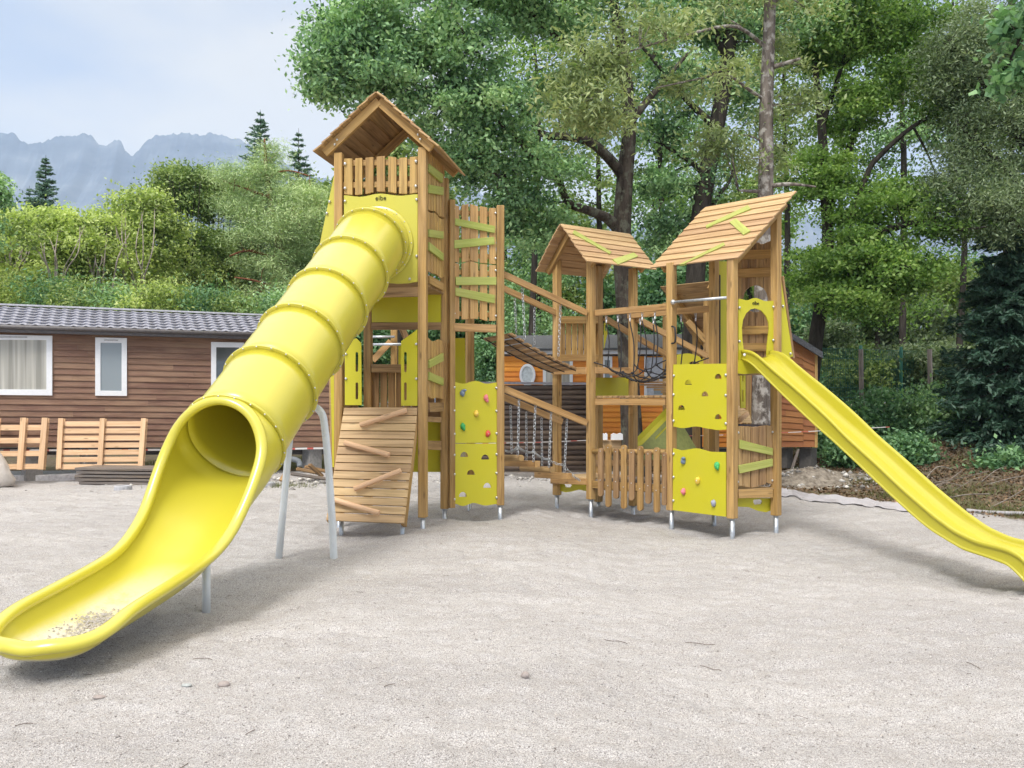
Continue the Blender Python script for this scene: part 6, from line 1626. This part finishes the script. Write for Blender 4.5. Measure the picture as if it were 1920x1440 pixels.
# ---- left bank of trees behind the mobile home
lb = [(25, 60, 392, 560, 'L_OLIVE', 61, 'olive green sumac at the far left behind the mobile home roof'), (105, 62, 385, 560, 'L_OLIVE', 62, 'light olive sumac with grey stems below the small conifer'), (190, 58, 395, 570, 'L_OLIVE', 63, 'yellowish green sumac right of the small conifer'),
      (265, 56, 352, 580, 'L_OLIVE', 64, 'taller sumac with bare pale stems left of the bright green tree'), (345, 50, 300, 560, 'L_BRIGHT', 65, 'bright green round tree below the mountain saddle'), (415, 48, 310, 590, 'L_BRIGHT', 66, 'bright green tree left of the grey-green pine'),
      (590, 46, 330, 560, 'L_BRIGHT', 67, 'pale green tree peeping out left of the tallest tower')]
for x, s, yt, yb, mt, sd_, lab in lb:
    rx = 62; b = P2(x, s); hb = gzf(b.x, b.y); limbs_ = []; rs = random.Random(sd_)
    for k in range(7 if mt == 'L_OLIVE' else 5):
        dx = rs.uniform(-55, 55); sf = s + (4.5 if mt == 'L_OLIVE' else 1); r0 = rs.uniform(.012, .026)
        limbs_.append(path((x + dx * .15 + rs.uniform(-6, 6), yb + 20, sf, r0 * 1.4), (x + dx * .4 + rs.uniform(-9, 9), yb - 50, sf, r0 * 1.1), (x + dx * .7 + rs.uniform(-9, 9), lerp(yb, yt, .5), sf, r0 * .8), (x + dx + rs.uniform(-8, 8), yt + 40, s + 1, .01)))
    tree('broadleaf_tree', lab, (b.x, b.y, hb), path((x, HY + (CH - hb) * s, s, .09), (x, yb, s, .07), (x + rs.uniform(-15, 15), (yt + yb) / 2, s, .04), (x, yt + 20, s, .015)), limbs_,
         [E(x, yt + 38, s, 50, 34, 24), E(x - 26, yt + 72, s, 46, 34, 18), E(x + 28, yt + 70, s, 46, 34, 18), E(x, yb - 50, s, 70, 50, 34, 3.0), E(x + 30, yb - 90, s, 60, 40, 18, 2.5)] + ([E(x, yb - 90, s, 70, 60, 30)] if mt == 'L_BRIGHT' else []),
         globals()[mt], B_GREY if mt == 'L_OLIVE' else B_DARK, .12, 170, .44, sd_, group='trees behind the mobile home', dens=1.35)
b = P2(300, 46); rs = random.Random(70)
for k, (x, s, yt, lab) in enumerate(((60, 52, 430, 'dark green thicket at the far left behind the sumacs'), (230, 50, 420, 'dark green thicket behind the bare sumac stems'), (400, 44, 420, 'shaded thicket behind the bright green trees'), (540, 44, 450, 'shaded thicket at the foot of the pine'))):
    b = P2(x, s); tree('thicket', lab, (b.x, b.y, .5), path((x, 800, s, .1), (x, 600, s, .08), (x, yt + 20, s, .03)), [], [E(x, yt + 70, s, 95, 60, 40, 1.5), E(x, yt + 150, s, 105, 50, 40, 1.5)], L_DARK if k % 2 == 0 else L_OAK, B_DARK, .17, 150, .6, 70 + k, group='thickets behind the mobile home', cat='thicket')
for k, x in enumerate(range(20, 520, 62)):
    s = 72; b = P2(x, s); tree('shrub', 'bright feathery shrub just above the mobile home roof, %s' % ('at the far left', 'below the small conifer', 'third from the left', 'below the bare stems', 'fifth from the left', 'below the bright green tree', 'below the pine, left one', 'below the pine beside the tube', 'beside the tube slide')[k], (b.x, b.y, .3),
         path((x, 780, s, .05), (x, 640, s, .04), (x + 4, 560, s, .015)), [], [E(x + (k * 37) % 23 - 11, 560 + (k * 29) % 26, s, 44, 26 + (k * 13) % 14, 26, .9), E(x + 10, 600, s, 50, 30, 16, .7)], (L_OLIVE, L_DARK, L_BRIGHT, L_OAK, L_OLIVE)[k % 5], B_GREY, .11, 130, .5, 90 + k, group='shrubs behind the mobile home roof', cat='shrub', aspect=.35)
# pine with grey-green needles
b = P2(512, 52)
tree('pine_tree', 'grey-green pine with reddish trunk left of the tube slide', (b.x, b.y, .6), path((560, 840, 52, .2), (548, 600, 52, .17), (530, 490, 52, .14), (510, 400, 52, .11), (500, 320, 52, .07), (496, 260, 52, .03)),
     [path((530, 490, 52, .08), (470, 470, 53, .05), (430, 480, 54, .02)), path((520, 440, 52, .07), (570, 420, 52, .04), (600, 400, 52, .02)), path((505, 370, 52, .06), (450, 350, 53, .03), (420, 340, 53, .02)), path((500, 330, 52, .05), (540, 320, 52, .03), (580, 330, 52, .02)), path((545, 560, 52, .07), (490, 530, 54, .04), (440, 520, 55, .02))],
     [E(520, 420, 53, 85, 40, 34), E(540, 560, 53, 80, 40, 26), E(440, 390, 53, 40, 26, 14), E(590, 400, 52, 40, 40, 16), E(500, 330, 52, 60, 30, 24), E(460, 370, 52, 50, 25, 18), E(550, 380, 52, 55, 30, 22), E(470, 440, 53, 55, 22, 18), E(560, 460, 52, 50, 30, 20), E(500, 500, 53, 60, 25, 16), E(570, 530, 52, 50, 30, 16), E(440, 330, 53, 40, 22, 12), E(505, 290, 52, 28, 20, 8)],
     L_PINE, B_RED, .15, 260, .55, 31, flat=.5, group='conifers', aspect=.12)
conifer('fir_tree', 'tall sparse fir rising above the pine at left', 488, 46, 205, 520, 95, L_FIR, B_DARK, 32, 30, .15, -.15, 1.3)
conifer('fir_tree', 'blue-green fir tip left of the tallest tower', 560, 44, 240, 440, 52, L_FIR, B_DARK, 33, 18, .15, .1, 1.2)
conifer('fir_tree', 'small dark fir below the mountain at far left', 86, 44, 290, 430, 40, L_FIR, B_DARK, 34, 20, .15, .2, 1.8)
conifer('fir_tree', 'lower companion fir left of the small dark fir', 55, 43, 348, 440, 26, L_FIR, B_DARK, 35, 12, .15, .2, 1.6)
conifer('fir_tree', 'tiny distant fir tip between the sumacs', 169, 30, 386, 450, 12, L_FIR, B_DARK, 36, 8, .15, .2, 1.6)
b = P2(-20, 75)
tree('oak_tree', 'dark green tree branch entering at the left picture edge', (b.x, b.y, .3), path((-45, 860, 75, .12), (-40, 600, 75, .1), (-30, 400, 75, .07), (-25, 320, 75, .03)), [], [E(-12, 350, 75, 34, 38, 22), E(-40, 430, 75, 40, 60, 22)], L_OAK, B_DARK, .11, 120, .28, 37, group='trees behind the mobile home')
# ---- undergrowth at right
ug = [(1600, 92, 850, 34, 26, 'L_DARK', 'small dark bush low behind the middle of the open slide'), (1690, 94, 850, 40, 24, 'L_DARK', 'low spreading dark bush in front of the large bush'), (1890, 102, 885, 40, 30, 'L_DARK', 'low dark bush above the grey pipe at the right edge'), (1770, 80, 770, 60, 50, 'L_DARK', 'dark bush between the second wooden post and the spruce'), (1560, 84, 830, 40, 40, 'L_DARK', 'low dark bush beside the reddish cabin'), (1650, 84, 790, 60, 60, 'L_DARK', 'dark bush behind the middle of the open slide'), (1740, 86, 800, 65, 70, 'L_OAK', 'large dark green bush right of the open slide'), (1830, 88, 810, 60, 65, 'L_DARK', 'dark bush below the spruce'), (1900, 92, 840, 50, 55, 'L_DARK', 'dark bush at the right picture edge'),
      (1600, 72, 700, 55, 50, 'L_BRIGHT', 'sunny bush behind the mesh fence near the cabin'), (1690, 70, 690, 60, 50, 'L_WILLOW', 'pale grey-green bush behind the mesh fence'), (1780, 72, 700, 50, 60, 'L_WILLOW', 'grey-green bush behind the mesh fence by the spruce'), (1555, 70, 640, 40, 40, 'L_WILLOW', 'pale bush above the corner of the reddish cabin'), (930, 72, 690, 40, 60, 'L_DARK', 'dark bush between the climbing tower and the orange cabin')]
for k, (x, s, y, rx, ry, mt, lab) in enumerate(ug):
    b = P2(x, s); hb = gzf(b.x, b.y); tree('bush', lab, (b.x, b.y, hb), path((x, HY + (CH - hb) * s, s, .05), (x + 5, y + 10, s, .03), (x, y - ry * .6, s, .012)), [], [E(x, y, s, rx, ry, 46), E(x + 10, y + ry * .6, s, rx, ry * .6, 20)], globals()[mt], B_DARK, .10, 130, .32, 120 + k, group='bushes in the undergrowth', cat='bush')
# ---- grass and leaf litter on the wooded strip
rng = np.random.default_rng(77); n = 90000
xx = rng.uniform(2.6, 12, n); yy = rng.uniform(10.5, 24, n); keep = (yy > edge_y(xx) - .15 + rng.exponential(.25, n) * .6 * rng.choice([-1, 1], n)) & (rng.uniform(0, 1, n) < .25 + .75 * vnoise(xx * 1.1, yy * 1.1, 21)); xx, yy = xx[keep], yy[keep]
L_DRY = leafmat('dry_leaf_litter', (.11, .065, .035), (.24, .16, .09), (.42, .31, .19), .1)
v, q = leaf_quads(np.stack([xx, yy, gz(xx, yy) + rng.uniform(0, .03, len(xx))], 1), .06, rng, .6, 1.2); o = np_mesh('leaf_litter', v, q, [L_DRY]); tag(o, 'dry brown leaves covering the ground along the wood edge', 'leaf litter', kind='stuff')
n = 110000; xx = rng.uniform(3.0, 12, n); yy = rng.uniform(10.5, 22, n); keep = (yy > edge_y(xx) + .1) & (rng.uniform(0, 1, n) < np.clip(vnoise(xx * .9, yy * 1.3, 31) * 2 - .75, 0, 1)); xx, yy = xx[keep], yy[keep]
extra = rng.uniform(0, 1, 2500); ex = rng.normal(-4.6, .5, 2500); ey = rng.normal(15.6, .12, 2500); xx = np.concatenate([xx, ex[:900]]); yy = np.concatenate([yy, ey[:900]])
ex = rng.uniform(-9, -1, 9000); ey = rng.uniform(19.5, 22, 9000); xx = np.concatenate([xx, ex]); yy = np.concatenate([yy, ey])
n = len(xx); h_ = rng.uniform(.03, .12, n); a = rng.uniform(0, 6.28, n); z_ = gz(xx, yy); w_ = .005
c = np.stack([xx, yy, z_], 1); s_ = np.stack([np.cos(a), np.sin(a), a * 0], 1) * w_; tipv = np.stack([rng.normal(0, .03, n), rng.normal(0, .03, n), h_], 1)
v = np.stack([c - s_, c + s_, c + tipv], 1).reshape(-1, 3); L_GRS = leafmat('dry_grass', (.12, .14, .04), (.23, .23, .10), (.42, .36, .22), .2)
o = np_mesh('grass', v, np.arange(3 * n).reshape(n, 3), [L_GRS]); tag(o, 'thin mixed green and dry grass along the wood edge', 'grass', kind='stuff')
# fallen branches in the undergrowth
m = MB(); r4 = random.Random(4)
for i in range(30):
    x_, y_ = r4.uniform(6.2, 9.5), r4.uniform(12.6, 15.5)
    if y_ < edge_y(x_) + .8: continue
    a = r4.uniform(-.6, .9); l = r4.uniform(.5, 1.6); z_ = gzf(x_, y_); m.tube(cr_interp([V(x_, y_, z_ + .03), V(x_ + math.cos(a) * l * .5, y_ + math.sin(a) * l * .5, z_ + r4.uniform(.08, .35)), V(x_ + math.cos(a) * l, y_ + math.sin(a) * l, z_ + r4.uniform(.05, .4))], 3), r4.uniform(.004, .011), B_GREY, 5, False)
o = m.build('brushwood'); tag(o, 'tangle of fallen dry branches below the bushes at right', 'brushwood', kind='stuff')

# ---- haze
HZ = bpy.data.materials.new('haze_air'); HZ.use_nodes = True; t_ = HZ.node_tree
for n_ in list(t_.nodes): t_.nodes.remove(n_)
o_ = t_.nodes.new('ShaderNodeOutputMaterial'); pv = t_.nodes.new('ShaderNodeVolumePrincipled'); pv.inputs['Color'].default_value = (.62, .78, 1, 1); pv.inputs['Density'].default_value = .00017; pv.inputs['Anisotropy'].default_value = 0
t_.links.new(pv.outputs[0], o_.inputs['Volume'])
m = MB(); m.beam((0, -5200, 550), (0, 9300, 550), 19000, 1150, HZ); o = m.build('haze'); o['kind'] = 'stuff'
